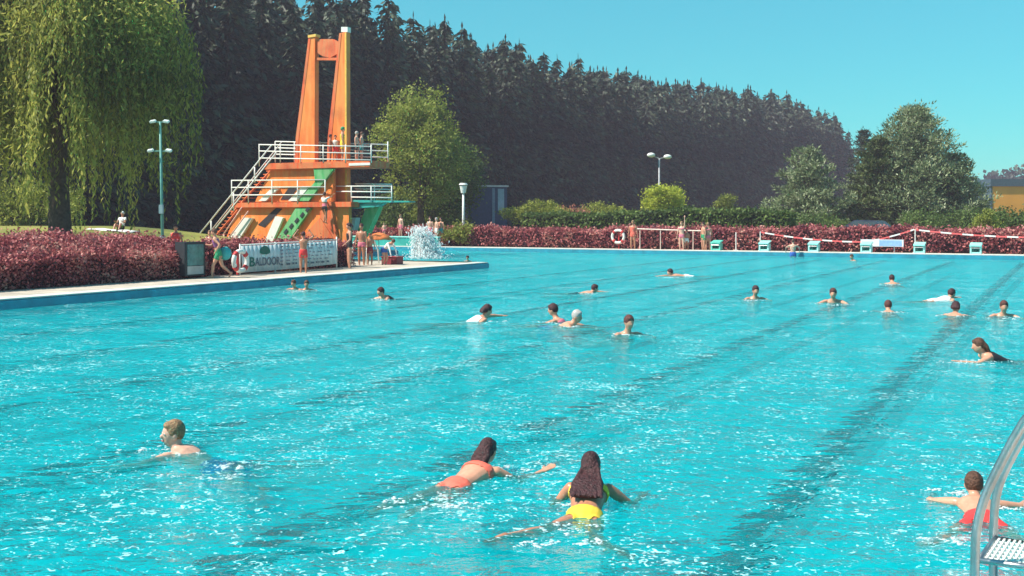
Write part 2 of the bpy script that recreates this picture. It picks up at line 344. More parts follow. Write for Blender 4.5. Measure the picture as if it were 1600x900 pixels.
swimmer('girl with chin length dark hair and coral bikini swimming away, legs trailing left', 757, 739, 58, 1.36, up=.045, th=13, arms='wide', aL=((-.6, .7, -.55), (.1, .9, -.25)), aR=((.5, .65, -.45), (.55, .8, .38)), legs='trail', skin=0, hair='dark', hairlen=.10, voxel=.0085, fingers=True, suit=BK('coral'), group=G)
swimmer('girl with waist long dark wet hair and yellow bikini swimming away', 922, 780, 80, 1.38, up=.10, th=20, arms='wide', aL=((-.62, .25, -.8), (-.1, .9, -.15)), aR=((.72, .35, -.6), (.25, .95, .0)), legs='split', skin=1, hair='dark', hairlen=.34, voxel=.0085, fingers=True, suit=BK('yellow'), group=G)
swimmer('boy in red swimming trunks with spread arms beside the steel ladder', 1523, 788, 74, 1.24, up=.02, th=8, arms='wide', aL=((-.8, .5, -.15), (.2, .95, -.1)), aR=((.85, .4, -.1), (.4, .9, .05)), legs='frog', skin=0, hair='brown', voxel=.009, fingers=True, suit=TR('red'), group=G)
SW = [
 ('long haired swimmer reaching one arm left near the right edge of the pool', 1535, 562, 178, 1.5, dict(aL=((-.5, .9, -.3), (.1, 1, .12)), arms='crawl', hair='brown', hairlen=.09, suit=ONE('black'), up=.06, voxel=.014)),
 ('swimmer with dark hair and pink shoulders beside the white haired one', 868, 502, 160, 1.7, dict(hair='dark', suit=ONE('pink'), up=.05, th=50)),
 ('swimmer with pale grey hair and raised shoulders beside the dark haired one', 897, 509, 330, 1.7, dict(hair='grey', skin=0, suit=TR('blue'), up=.02)),
 ('swimmer with auburn hair facing the camera, alone in mid pool', 981, 522, 290, 1.75, dict(hair='red', suit=TR('black'), up=.03, th=55)),
 ('dark haired swimmer in a white top reaching right with a hand at the surface', 757, 501, 20, 1.65, dict(hair='dark', hairlen=.06, arms='crawl', suit=ONE('white'), up=.05)),
 ('dark haired swimmer splashing near the jetty edge at centre left', 598, 467, 220, 1.6, dict(hair='dark', suit=ONE('black'), up=.03)),
 ('left one of two children in the water below the banner', 460, 452, 250, 1.4, dict(hair='brown', suit=TR('blue'), up=.03, th=50)),
 ('right one of two children in the water below the banner', 479, 453, 280, 1.4, dict(hair='brown', suit=TR('red'), up=.03, th=50)),
 ('swimmer with dark wet head low in the water beyond the grey haired one', 926, 457, 10, 1.6, dict(hair='dark', arms='crawl', suit=TR('black'), up=-.03, th=8)),
 ('crawl swimmer lying flat on the water towards the far edge below the bathers', 1050, 431, 180, 1.7, dict(hair='dark', arms='crawl', suit=TR('white'), up=-.02, th=4)),
 ('pink faced swimmer with dark hair in far mid pool', 1180, 467, 270, 1.7, dict(hair='dark', suit=TR('blue'), up=.04, th=50)),
 ('swimmer with auburn hair and pale shoulders, right of the pink faced one', 1302, 473, 250, 1.7, dict(hair='red', suit=ONE('black'), up=.06, th=40)),
 ('farthest small dark head in the right half of the pool', 1394, 443, 80, 1.65, dict(hair='dark', suit=TR('black'), up=.0)),
 ('swimmer with reddish dark head, below the farthest small dark head', 1388, 486, 75, 1.6, dict(hair='red', suit=TR('black'), up=-.03)),
 ('front swimmer with white shoulders beyond the dark head near the right edge', 1484, 469, 20, 1.65, dict(hair='dark', arms='crawl', suit=ONE('white'), up=.02, th=8)),
 ('swimmer seen from behind with broad dark head, near the right edge', 1493, 492, 60, 1.7, dict(hair='dark', suit=TR('black'), up=.0, hairlen=.05)),
 ('swimmer with reddish face and shoulders, rightmost of the far swimmers', 1568, 494, 255, 1.65, dict(hair='red', suit=ONE('pink'), up=.04, th=45)),
 ('head of a swimmer by the far pool edge between the starting blocks', 1332, 407, 200, 1.6, dict(hair='brown', arms='tread', suit=TR('blue'), up=.02, th=50, voxel=.025)),
 ('child in the water just off the tip of the jetty', 731, 408, 250, 1.4, dict(hair='dark', suit=TR('blue'), up=.02, th=50, voxel=.025)),
]
for lb, px, py, hdg, H, kw in SW:
    kw.setdefault('arms', 'breast'); kw.setdefault('voxel', .02); kw.setdefault('th', 22); swimmer(lb, px, py, hdg, H, group=G, **kw)

# bathers on dry ground
STAND = dict()
def walker(label, px, py, heading, H, z=0.0, loc=None, **kw):
    p = gnd(px, py, z) if loc is None else loc; pel = kw.pop('pelvis', (0, 0, .495)); return person(label, p, heading, H, pelvis=pel, **kw)
GD = 'bathers on the deck beside the banner'
walker('child in green shorts and purple top running left along the deck with a teal bag', 341, 434.5, 185, 1.52, skin=0, hair='brown', spine=(0, .22, 1),
       aL=((-.3, -.7, -.7), (0, .5, -.8)), aR=((.2, .6, -.8), (0, .9, .1)), lL=((-.05, .45, -1), (-.02, .1, -1)), lR=((.06, -.25, -1), (0, -.8, -.7)),
       suit=(('green', [('torso', -.08, .07), ('thigh', 0, .45)]), ('purple', [('torso', .11, .27)])), pelvis=(0, 0, .50), group=GD, voxel=.016)
walker('child in red trunks with hands raised to the head in front of the banner', 0, 0, 95, 1.38, loc=Vector(((474-800)/F*35.4, 35.4, .006)), skin=1, hair='dark', aL=((-.8, .1, .5), (.55, .1, .8)), aR=((.8, .1, .5), (-.55, .1, .8)),
       suit=TR('red'), group=GD, voxel=.016)
walker('woman in a black one-piece swimsuit standing at the end of the banner', 546, 419, 200, 1.66, skin=0, hair='dark', aL=((-.3, .1, -1), (-.3, .7, -.5)), aR=((.4, -.2, -1), (.1, .1, -1)), suit=ONE('black'), group=GD, hairlen=.05, voxel=.016)
walker('bather in a pink bikini standing behind the white ladder rails', 565, 414.5, 250, 1.62, skin=1, hair='red', suit=BK('pink'), group=GD)
walker('child with brown legs standing between the ladder rails and the crouching child', 578, 414, 300, 1.25, skin=1, hair='brown', suit=TR('maroon'), group=GD)
walker('child in a white shirt bending over the red crate', 601, 414, 320, 1.35, skin=0, hair='brown', spine=(0, .85, .55), head=(0, .9, .5), face=(0, .5, -.8), aL=((-.1, .6, -.9), (0, .3, -1)), aR=((.1, .6, -.9), (0, .3, -1)),
       lL=((-.06, .35, -1), (0, -.35, -1)), lR=((.06, .35, -1), (0, -.35, -1)), pelvis=(0, 0, .455), suit=(('white', [('torso', .07, .29), ('arm', 0, 1)]), ('blue', [('torso', -.08, .07), ('thigh', 0, .45)])), group=GD)
walker('bather in a red top behind the hedge, left of the banner sign', 374, 401, 270, 1.5, z=.12, skin=1, hair='dark', suit=(('red', [('torso', .04, .29)]),), group=GD, loc=uv(-26.6, 27.0, .12))
walker('small fair haired child behind the hedge above the banner', 399, 401, 270, 1.3, skin=0, hair='blond', suit=TR('blue'), group=GD, loc=uv(-26.6, 28.6, .10))
walker('bather lying at the far left edge of the deck, only a leg showing', 0, 0, 120, 1.6, skin=0, hair='brown', loc=uv(-21.9, 14.4, 0), spine=(0, -1, .12), pelvis=(0, 0, .055), head=(0, -1, .2), face=(0, 0, 1), aL=((-.4, -.4, -.1), (-.2, .8, -.1)), aR=((.4, -.4, -.1), (.2, .8, -.1)),
       lL=((-.1, .75, .66), (0, .7, -.7), (0, 1, 0)), lR=((.1, 1, .02), (0, 1, 0), (0, .3, 1)), suit=TR('red'), group=GD)
GF = 'bathers on the far poolside'
def far(px, v): k = (px-800)/F; Y = v/(SA*k+CA); return Vector((k*Y, Y, 0))
walker('tall bather in a red swimsuit standing beside the lifebuoy on the far side', 0, 0, 250, 1.70, loc=far(989, 57.4), skin=1, hair='blond', suit=ONE('coral'), group=GF, voxel=.025, hairlen=.05)
walker('pale bather with one arm stretched up on the far side', 0, 0, 240, 1.65, loc=far(1065, 57.3), skin=2, hair='blond', suit=BK('pink'), aL=((-.1, .1, 1), (0, 0, 1)), group=GF, voxel=.025)
walker('small child pressed against the pale bather with the raised arm', 0, 0, 260, 1.2, loc=far(1073, 57.6), skin=1, hair='brown', suit=TR('white'), group=GF, voxel=.025)
walker('bather with green trunks by the rail end, left one of a pair', 0, 0, 200, 1.6, loc=far(1099, 57.6), skin=0, hair='dark', suit=TR('green'), group=GF, voxel=.025)
walker('bather in pink bikini by the rail end, right one of a pair', 0, 0, 90, 1.58, loc=far(1106, 57.8), skin=0, hair='blond', suit=BK('pink'), group=GF, voxel=.025)
walker('bather hoisting themself onto the far edge between starting blocks', 0, 0, 80, 1.6, loc=far(1239, 56.2)+Vector((0, 0, -.85)), skin=2, hair='brown', suit=TR('blue'), aL=((-.6, .5, -.4), (0, .5, -.8)), aR=((.6, .5, -.4), (0, .5, -.8)), group=GF, voxel=.025)
GB = 'bathers behind the splash'
for px, v, H, lb, sc, sk, hr, hd_ in ((626, 61.5-3.5, 1.55, 'pale bather in pink standing left of the splash', 'pink', 2, 'blond', 230), (600, 58.0, 1.0, 'small child in pink by the teal wall, left of the splash', 'pink', 2, 'blond', 260), (672, 58.2, 1.65, 'bather in pink right behind the splash', 'pink', 2, 'red', 250),
                                 (682, 58.0, 1.6, 'bather in white trunks, left one of the two right of the splash', 'white', 2, 'grey', 210), (689, 58.3, 1.62, 'bather in teal trunks, right one of the two right of the splash', 'teal', 0, 'dark', 240)):
    walker(lb, 0, 0, hd_, H, loc=far(px, v)+Vector((0, 0, .5 if px < 640 else .25)), skin=sk, hair=hr, suit=TR(sc), group=GB, voxel=.025)

# ------------------------------------------------------------------ ground, pool, water
def sstep(x): x = np.clip(x, 0, 1); return x*x*(3-2*x)
def hgt(u, v):
    h = 1.35*sstep((-27.0-u)/19)*(1-sstep((v-42)/6))
    return h
def groundmesh():
    us = sorted(set([-900, -500, -300, -200, -140, -100, -80, -70]+list(np.arange(-64, -39, 2.0))+[-40, -38, -35.5, -33, -31.5, -30, -28, -26, -24, -20.8, 0.05, 6, 20, 50, 100, 200, 400, 900]))
    vs = sorted(set([-400, -100, -30, -10, 1.2]+list(np.arange(3, 38, 2.0))+[38, 40, 42, 44, 46, 48, 50, 53, 56.6, 60, 70, 100, 150, 250, 400, 900]))
    V = [uv(a, b, float(hgt(a, b))) for a in us for b in vs]; n = len(vs); Fc = []
    for i in range(len(us)-1):
        for j in range(n-1):
            a, b = (us[i]+us[i+1])/2, (vs[j]+vs[j+1])/2
            if (-20.8 < a < .05 and 1.2 < b < 56.6) or (-33 < a < -20.8 and 38 < b < 56.6) or (-40 < a < -33 and 50 < b < 56.6): continue
            Fc.append((i*n+j, (i+1)*n+j, (i+1)*n+j+1, i*n+j+1))
    m = MB(); m.v = [tuple(p) for p in V]; m.f = Fc; return m
m_, t, o = nt('lawn'); b = N(t, 'ShaderNodeBsdfPrincipled', Roughness=.9)
n1 = noise(t, .25, 5); n2 = noise(t, 9, 3)
r1 = ramp(t, n1.outputs['Fac'], [(.3, (.10, .13, .022)), (.5, (.22, .23, .04)), (.7, (.34, .30, .07))]); r2 = ramp(t, n2.outputs['Fac'], [(.3, (.6, .6, .6)), (.7, (1.2, 1.2, 1.1))])
mm = N(t, 'ShaderNodeMix', data_type='RGBA', blend_type='MULTIPLY'); mm.inputs[0].default_value = 1
t.links.new(r1.outputs[0], mm.inputs[6]); t.links.new(r2.outputs[0], mm.inputs[7]); t.links.new(mm.outputs[2], b.inputs['Base Color']); t.links.new(b.outputs[0], o.inputs[0])
gm = groundmesh(); go = gm.obj('ground', MATS['lawn'], sm=True, kind='structure')

def sheet(name, rects, z, m, **kw):
    mb = MB()
    for u0, u1, v0, v1 in rects: mb.add([uv(u0, v0, z), uv(u1, v0, z), uv(u1, v1, z), uv(u0, v1, z)], [(0, 1, 2, 3)])
    return mb.obj(name, m, **kw)
# deck slabs: real kerb with a rounded blue nosing
m_, t, o = nt('deck_concrete'); b = N(t, 'ShaderNodeBsdfPrincipled', Roughness=.8)
tc = N(t, 'ShaderNodeTexCoord'); mp = N(t, 'ShaderNodeMapping'); mp.inputs['Rotation'].default_value = (0, 0, AL); t.links.new(tc.outputs['Object'], mp.inputs[0])
br = N(t, 'ShaderNodeTexBrick', Scale=1.0); br.offset = 0; br.inputs['Brick Width'].default_value = .6; br.inputs['Row Height'].default_value = .6; br.inputs['Mortar Size'].default_value = .012
br.inputs['Color1'].default_value = (.60, .52, .42, 1); br.inputs['Color2'].default_value = (.50, .44, .36, 1); br.inputs['Mortar'].default_value = (.2, .18, .16, 1); t.links.new(mp.outputs[0], br.inputs[0])
nn = noise(t, 1.2, 6); rr = ramp(t, nn.outputs['Fac'], [(.3, (.72, .72, .74)), (.65, (1.1, 1.08, 1.05))]); mx = N(t, 'ShaderNodeMix', data_type='RGBA', blend_type='MULTIPLY'); mx.inputs[0].default_value = 1
t.links.new(br.outputs[0], mx.inputs[6]); t.links.new(rr.outputs[0], mx.inputs[7]); t.links.new(mx.outputs[2], b.inputs['Base Color']); t.links.new(b.outputs[0], o.inputs[0])
DECK = MATS['deck_concrete']
sheet('pool_deck', [(-27.5, -20.8, -10, 38), (-33, -27.5, 34, 38), (-40, -33, 46, 50), (-36, -33, 34, 46), (-20.8, 2.5, -6, 1.2), (.05, 2.5, 1.2, 56.6), (-44, 2.5, 56.6, 58.7)], .006, DECK, kind='structure')
m_, t, o = nt('pool_paint'); b = N(t, 'ShaderNodeBsdfPrincipled', Roughness=.6)
nn = noise(t, .35, 4); rr = ramp(t, nn.outputs['Fac'], [(.3, (.0, .74, .79)), (.7, (.001, .84, .88))]); t.links.new(rr.outputs[0], b.inputs['Base Color']); t.links.new(b.outputs[0], o.inputs[0])
POOLP = MATS['pool_paint']
FLZ = -.88
sheet('pool_floor', [(-20.8, .05, 1.2, 56.6), (-33, -20.8, 38, 56.6), (-40, -33, 50, 56.6)], FLZ, POOLP, kind='structure')
loop = [(.05, 1.2), (.05, 56.6), (-40, 56.6), (-40, 50), (-33, 50), (-33, 38), (-20.8, 38), (-20.8, 1.2)]
mb = MB(); mc = MB(); mw_ = MB()
for i, (a, b_) in enumerate(loop):
    c, d = loop[(i+1) % len(loop)]
    mb.add([uv(a, b_, FLZ), uv(c, d, FLZ), uv(c, d, -.30), uv(a, b_, -.30)], [(0, 1, 2, 3)])
mb.obj('pool_wall', POOLP, kind='structure')
cx, cy = 0, 0
def kerb(name, z0, z1, inn, out, m):
    k = MB(); n = len(loop)
    def offs(dist):
        res = []
        for i in range(n):
            p0, p1, p2 = Vector(loop[i-1]), Vector(loop[i]), Vector(loop[(i+1) % n]); e1 = (p1-p0).normalized(); e2 = (p2-p1).normalized()
            n1_, n2_ = Vector((-e1.y, e1.x)), Vector((-e2.y, e2.x)); res.append(p1+(n1_+n2_)*dist/(1+n1_.dot(n2_)))
        return res
    A, B = offs(inn), offs(-out)
    for i in range(n):
        j = (i+1) % n
        k.add([uv(*A[i], z0), uv(*A[j], z0), uv(*B[j], z0), uv(*B[i], z0), uv(*A[i], z1-.02), uv(*A[j], z1-.02), uv(*B[j], z1), uv(*B[i], z1)], [(0, 1, 5, 4), (4, 5, 6, 7), (0, 3, 2, 1)])
    return k.obj(name, m, kind='structure')
kerb('pool_kerb', -.32, -.005, .05, .02, water_edge)
kerb('pool_coping', -.004, .045, .02, .32, mat('pool_coping', (.62, .60, .55), .7, .12, 2, bump=.2))
lane = mat('lane_line_paint', (.0, .006, .025), .6, .2)
mb = MB()
for k in range(8):
    u0 = (-1.6-2.22*k)*1.345
    if u0 < -20: continue
    mb.add([uv(u0-.14, 3, FLZ+.004), uv(u0+.14, 3, FLZ+.004), uv(u0+.14, 54.5, FLZ+.004), uv(u0-.14, 54.5, FLZ+.004)], [(0, 1, 2, 3)])
mb.obj('lane_lines', lane, kind='structure')

m_, t, o = nt('water'); tc = N(t, 'ShaderNodeTexCoord')
mp = N(t, 'ShaderNodeMapping'); mp.inputs['Rotation'].default_value = (0, 0, R(12)); mp.inputs['Scale'].default_value = (.75, 1.25, 1); t.links.new(tc.outputs['Object'], mp.inputs[0])
w1 = noise(t, 1.1, 2, .5, mp.outputs[0], dist=.6); w2 = noise(t, 4.2, 3, .6, mp.outputs[0], dist=1.0); w3 = noise(t, 15, 2, .5, mp.outputs[0], dist=.8)
def madd(a, k, c=None):
    q = N(t, 'ShaderNodeMath', operation='MULTIPLY_ADD'); q.inputs[1].default_value = k; t.links.new(a, q.inputs[0])
    if c is None: q.inputs[2].default_value = 0
    else: t.links.new(c, q.inputs[2])
    return q.outputs[0]
hh = madd(w3.outputs['Fac'], .020, madd(w2.outputs['Fac'], .085, madd(w1.outputs['Fac'], .28)))
bp = N(t, 'ShaderNodeBump', Strength=1.0, Distance=1.0); t.links.new(hh, bp.inputs['Height'])
fr = N(t, 'ShaderNodeFresnel', IOR=1.11); t.links.new(bp.outputs[0], fr.inputs['Normal'])
gl = N(t, 'ShaderNodeBsdfGlossy', Roughness=.10); t.links.new(bp.outputs[0], gl.inputs['Normal']); gl.inputs[0].default_value = (1, 1, 1, 1)
rf = N(t, 'ShaderNodeBsdfRefraction', IOR=1.09, Roughness=0.0); rf.inputs[0].default_value = (.62, 1, 1, 1)
hb = madd(w3.outputs['Fac'], .004, madd(w2.outputs['Fac'], .055, madd(w1.outputs['Fac'], .34))); bp2 = N(t, 'ShaderNodeBump', Strength=1.0, Distance=1.0); t.links.new(hb, bp2.inputs['Height']); t.links.new(bp2.outputs[0], rf.inputs['Normal'])
tp = N(t, 'ShaderNodeBsdfTransparent'); tp.inputs[0].default_value = (.62, 1, 1, 1)
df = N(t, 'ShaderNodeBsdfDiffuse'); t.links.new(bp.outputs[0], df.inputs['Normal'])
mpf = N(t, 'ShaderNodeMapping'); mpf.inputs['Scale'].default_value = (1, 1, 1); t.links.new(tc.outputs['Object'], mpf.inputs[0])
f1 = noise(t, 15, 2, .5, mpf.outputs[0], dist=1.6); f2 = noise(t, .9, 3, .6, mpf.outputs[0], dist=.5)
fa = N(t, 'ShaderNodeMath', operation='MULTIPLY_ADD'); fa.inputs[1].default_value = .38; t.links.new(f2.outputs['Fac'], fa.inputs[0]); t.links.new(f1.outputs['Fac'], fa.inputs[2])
fk = ramp(t, fa.outputs[0], [(.80, (0, 0, 0)), (.86, (1, 1, 1))])  # pale flecks painted into the diffuse colour in place of sun glints
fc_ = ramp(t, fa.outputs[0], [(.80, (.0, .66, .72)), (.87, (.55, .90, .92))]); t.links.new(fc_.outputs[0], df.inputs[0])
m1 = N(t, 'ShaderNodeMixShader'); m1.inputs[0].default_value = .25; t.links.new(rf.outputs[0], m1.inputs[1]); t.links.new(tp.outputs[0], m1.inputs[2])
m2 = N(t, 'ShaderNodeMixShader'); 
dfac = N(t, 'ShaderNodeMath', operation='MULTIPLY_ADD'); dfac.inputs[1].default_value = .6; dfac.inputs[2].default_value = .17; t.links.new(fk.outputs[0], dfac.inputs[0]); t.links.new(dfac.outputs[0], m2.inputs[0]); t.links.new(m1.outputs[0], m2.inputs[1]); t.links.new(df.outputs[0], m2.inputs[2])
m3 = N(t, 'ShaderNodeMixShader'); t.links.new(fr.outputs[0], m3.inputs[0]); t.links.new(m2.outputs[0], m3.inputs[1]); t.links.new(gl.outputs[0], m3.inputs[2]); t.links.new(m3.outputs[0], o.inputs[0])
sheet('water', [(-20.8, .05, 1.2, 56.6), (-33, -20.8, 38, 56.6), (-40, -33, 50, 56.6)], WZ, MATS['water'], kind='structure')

# ------------------------------------------------------------------ ladder at the right
e = empty('pool_ladder', uv(.1, 5.2, 0), label='chromed steel pool ladder with curved handrails and a white grating step', cat='pool ladder')
e_inv = Matrix.Translation(-e.location)
def L(p): return Vector(p)-e.location
for (sx, sy, pts) in ((0, 0, [(1522, 1150, 5.0), (1523, 860, 5.0), (1526, 822, 5.0), (1536, 782, 5.0), (1556, 738, 4.98), (1600, 655, 4.9), (1650, 600, 4.75), (1700, 590, 4.6), (1760, 640, 4.45), (1775, 800, 4.4), (1775, 960, 4.4)]),
                      (1, 0, [(1551, 1100, 5.45), (1552, 850, 5.45), (1553, 800, 5.45), (1558, 765, 5.45), (1572, 730, 5.42), (1606, 668, 5.35), (1650, 620, 5.2), (1700, 610, 5.05), (1755, 660, 4.9), (1768, 800, 4.85), (1768, 925, 4.85)])):
    mb = MB(); P_ = [L(atpx(*p)) for p in pts]; sm_ = []
    for i in range(len(P_)-1): sm_ += [P_[i].lerp(P_[i+1], q) for q in (0, .33, .66)]
    sm_.append(P_[-1])
    for _ in range(2): sm_ = [sm_[0]]+[(sm_[i-1]+sm_[i]*2+sm_[i+1])/4 for i in range(1, len(sm_)-1)]+[sm_[-1]]
    mb.tube(sm_, .0205, 16); mb.obj('handrail', steel, e, sm=True)
def steppart(z):
    a = L(at(1530, 5.08, z)); b = L(at(1554, 5.43, z)); c = b+(U3*.33); d = a+U3*.33
    mb = MB(); mb.tube([a, b, c, d], .014, 8, ring=False); mb.tube([d, a], .014, 8)
    st = mb.obj('step_frame', steel, e, sm=True)
    g = MB()
    for i in range(1, 14): g.box((a.lerp(d, i/14)+b.lerp(c, i/14))/2, (.010, (b-a).length*.98, .012), Matrix.Rotation(math.atan2((b-a).y, (b-a).x)-math.pi/2, 3, 'Z'))
    for i in range(1, 7): g.box((a.lerp(b, i/7)+d.lerp(c, i/7))/2-Vector((0, 0, .002)), ((d-a).length*.98, .008, .010), Matrix.Rotation(-AL, 3, 'Z'))
    g.obj('grating', white, st)
for z in (.20, -.12, -.42): steppart(z)

# ------------------------------------------------------------------ diving tower
ot = uv(-35.2, 46.6, 0); e = empty('diving_tower', ot, label='tall orange concrete diving tower with two tapering pylons, platforms and slanted green and white stairs', cat='diving tower')
def T(p): return Vector(p)-ot
VF, VM, VB = 45.3, 46.4, 47.1
def pan(name, pts, v, th, m, parent=None, **kw):
    mb = MB(); mb.prism([T(PV(x, y, v)) for x, y in pts], V3*th); o_ = mb.obj(name, m, e, **kw)
    if parent is not None: o_.parent = parent
    return o_
p1 = pan('pylon', [(491, 392), (456, 392), (462, 215), (482, 58), (492, 56)], VM-.2, .34, orange)
p2 = pan('pylon', [(542, 392), (506, 392), (512, 215), (530, 52), (541, 50)], VM-.2, .34, orange)
pan('edge_strip', [(482, 58), (462, 215), (457, 370), (462, 370), (467, 215), (485.5, 58)], VM-.22, .018, orange2, p1)
pan('edge_strip', [(530, 52), (512, 215), (507, 370), (512, 370), (518, 215), (533.5, 52)], VM-.22, .018, orange2, p2)
pan('edge_strip', [(538.5, 51), (541, 51), (542, 366), (539, 366)], VM-.22, .018, mat('yellow_paint', (.75, .45, .08), .6), p2)
cb = pan('crossbar', [(492, 64), (502, 61), (520, 61), (529, 66), (527, 84), (516, 90), (504, 88), (492, 80)], VM-.1, .2, orange2)
pan('crossbar', [(491, 90), (526, 90), (525, 94), (491, 94)], VM-.12, .2, orange2)
pan('lamp_bracket', [(533, 42), (543, 42), (543, 50), (533, 50)], VM-.15, .3, white)
pan('pylon_cap', [(481, 55), (493, 53), (493, 57), (481, 59)], VM-.25, .42, mat('cap_yellow', (.8, .5, .12), .6))
def slab(name, px0, px1, ytop, ybot, v0, v1, m):
    mb = MB(); a = PV(px0, ytop, v0); b = PV(px1, ytop, v0); zt = (a.z+b.z)/2; th = (ybot-ytop)/F*a.y
    ua, ub = to_uv(a)[0], to_uv(b)[0]
    q = [T(uv(ua, v0, zt)), T(uv(ub, v0, zt)), T(uv(ub, v1, zt)), T(uv(ua, v1, zt))]; mb.prism(q, (0, 0, -th)); return mb.obj(name, m, e, bevel=.02), zt, ua, ub
pf5, z5, ua5, ub5 = slab('high_platform', 413, 578, 253, 263, VF, VB, orange2)
pf3, z3, ua3, ub3 = slab('middle_platform', 362, 549, 316, 324, VF, VB, orange2)
pan('platform_trim', [(545, 255), (578, 254), (578, 258), (545, 259)], VF-.03, .027, white, pf5)
# springboard over the water
mb = MB(); a = PV(549, 312, 45.9); b = PV(640, 314, 45.9); mb.prism([T(a), T(b), T(b)+Vector((0, 0, -.07)), T(a)+Vector((0, 0, -.16))], V3*.55); sb = mb.obj('springboard', teal, e, bevel=.01)
mb = MB(); mb.prism([T(PV(549, 318, 46.0)), T(PV(600, 317, 46.0)), T(PV(590, 323, 46.0)), T(PV(549, 326, 46.0))], V3*.35); mb.obj('board_mount', teal, e)
# side walls under the platforms
pan('stair_wall', [(346, 388), (374, 324), (545, 324), (545, 388)], VF+.25, .25, orange)
pan('stair_wall', [(398, 316), (424, 263), (520, 263), (520, 316)], VF+.25, .25, orange)
pan('inner_wall', [(515, 388), (515, 263), (541, 263), (541, 388)], VM+.16, .3, mat('ochre_paint', (.66, .38, .07), .6))
pan('lower_step', [(500, 388), (500, 330), (516, 318), (530, 388)], VF+.1, .15, orange2)
def strip(name, pts, m, dv=.0): pan(name, pts, VF+.05+dv, .19-dv, m)
dk = mat('stair_shadow_paint', (.03, .025, .03), .7)  # near-black panels painted for the shade inside the stair openings
strip('stair_opening_shade', [(403, 351), (413, 355), (441, 326), (431, 325)], dk, .17)
strip('stringer', [(409, 388), (421, 388), (442, 340), (430, 338)], white, .02)
strip('stringer', [(421, 392), (440, 392), (486, 325), (462, 325)], greenp)
strip('stringer', [(344, 386), (366, 386), (394, 341), (380, 340)], white)
strip('stringer', [(404, 314), (415, 314), (434, 295), (424, 294)], white)
strip('stair_opening_shade', [(438, 312), (452, 312), (466, 292), (452, 292)], dk, .17)
strip('stringer', [(450, 314), (464, 314), (484, 291), (472, 291)], white)
strip('stringer', [(466, 314), (482, 314), (522, 263), (490, 263), (492, 284)], greenp)
strip('stair_wedge', [(470, 372), (500, 340), (520, 372)], orange2)
for i in range(5):
    mb = MB(); c = PV(446+i*8.5, 362-i*8.7, VF); mb.box(T(c)+V3*.03, (.28, .04, .16), Matrix.Rotation(-AL, 3, 'Z') @ Matrix.Rotation(R(-48), 3, 'Y')); mb.obj('tread', dark, e)
pan('water_side_brace', [(549, 388), (564, 388), (592, 323), (572, 323)], VM, .4, greenp)
pan('water_side_brace', [(549, 360), (549, 340), (556, 340), (553, 360)], VM-.02, .4, white)
# steps hidden behind the side wall, real treads seen from the side
for (x0, y0, x1, y1, n) in ((318, 388, 372, 324, 12), (362, 330, 424, 262, 13)):
    mb = MB()
    for i in range(n):
        a = PV(x0+(x1-x0)*i/n, y0+(y1-y0)*i/n, VF+.5); mb.box(T(a)+V3*.5, (.30, 1.0, .05), Matrix.Rotation(-AL, 3, 'Z'))
    mb.tube([T(PV(x0, y0+4, VF+.5)), T(PV(x1, y1+4, VF+.5))], .06, 6); mb.obj('stair_flight', orange2, e)
def rails(name, segs, posts, v, m=white, r=.032):
    mb = MB()
    for a, b in segs: mb.tube([T(PV(*a, v)), T(PV(*b, v))], r, 8)
    for x, y0, y1 in posts: mb.tube([T(PV(x, y0, v)), T(PV(x, y1, v))], r, 8)
    return mb.obj(name, m, e, sm=True)
rails('railing', [((405, 226), (580, 229)), ((405, 236), (580, 240)), ((405, 247), (580, 250))], [(405, 225, 260)]+[(x, 226, 254) for x in (438, 470, 505, 540, 580)], VF)
rails('railing', [((430, 221), (606, 226)), ((430, 231), (606, 236)), ((430, 241), (606, 246))], [(x, 221, 254) for x in (430, 460, 500, 560, 606)], VB)
rails('railing', [((362, 282), (508, 281)), ((362, 293), (508, 292)), ((362, 305), (508, 304))], [(x, 281, 318) for x in (362, 388, 425, 465, 508)], VF)
rails('railing', [((510, 291), (612, 291)), ((510, 299), (612, 300)), ((549, 308), (612, 309))], [(x, 290, 316) for x in (520, 549, 580, 612)], 45.85)
rails('railing', [((555, 287), (612, 288)), ((555, 295), (612, 296))], [(x, 289, 314) for x in (585, 612)], 46.5)
rails('stair_handrail', [((310, 368), (425, 226)), ((318, 380), (432, 238))], [(330, 345, 372), (365, 301, 330), (398, 261, 285)], VF, r=.04)
rails('stair_handrail', [((330, 360), (440, 222))], [], VF+1.1, r=.03)
rails('stair_handrail', [((344, 374), (378, 324)), ((353, 378), (388, 330))], [(350, 366, 388)], VF-.1, mat('pink_rail_paint', (.72, .42, .34), .5), r=.035)
# people on the tower
GT = 'people on the diving tower'
for px, vv, H, lb, st, sk, hr, hg, hl in ((516, 45.9, 1.5, 'bather in maroon trunks on the high platform between the two pylons', TR('maroon'), 1, 'dark', 0, 0), (524, 46.0, 1.45, 'bather in white top on the high platform before the right pylon', (('white', [('torso', .1, .29)]), ('red', [('torso', -.08, .06), ('thigh', 0, .4)])), 0, 'dark', 280, 0),
                                      (535, 45.7, 1.85, 'tall bather in yellow with a dark green cap on the high platform', (('yellow', [('torso', -.08, .27), ('thigh', 0, .5)]),), 0, 'dark', 10, 1), (557, 45.9, 1.6, 'bather in black trunks on the high platform, left one of the pair near its end', TR('black'), 2, 'grey', 350, 0),
                                      (565, 46.3, 1.6, 'bather in teal trunks on the high platform, right one of the end pair', TR('teal'), 2, 'brown', 0, 0)):
    k = (px-800)/F; Y = vv/(SA*k+CA)
    walker(lb, 0, 0, hg, H, loc=Vector((k*Y, Y, z5)), skin=sk, hair=hr, suit=st, cap='green' if hl else None, group=GT, voxel=.022)
k = (507-800)/F; Y = 45.0/(SA*k+CA)
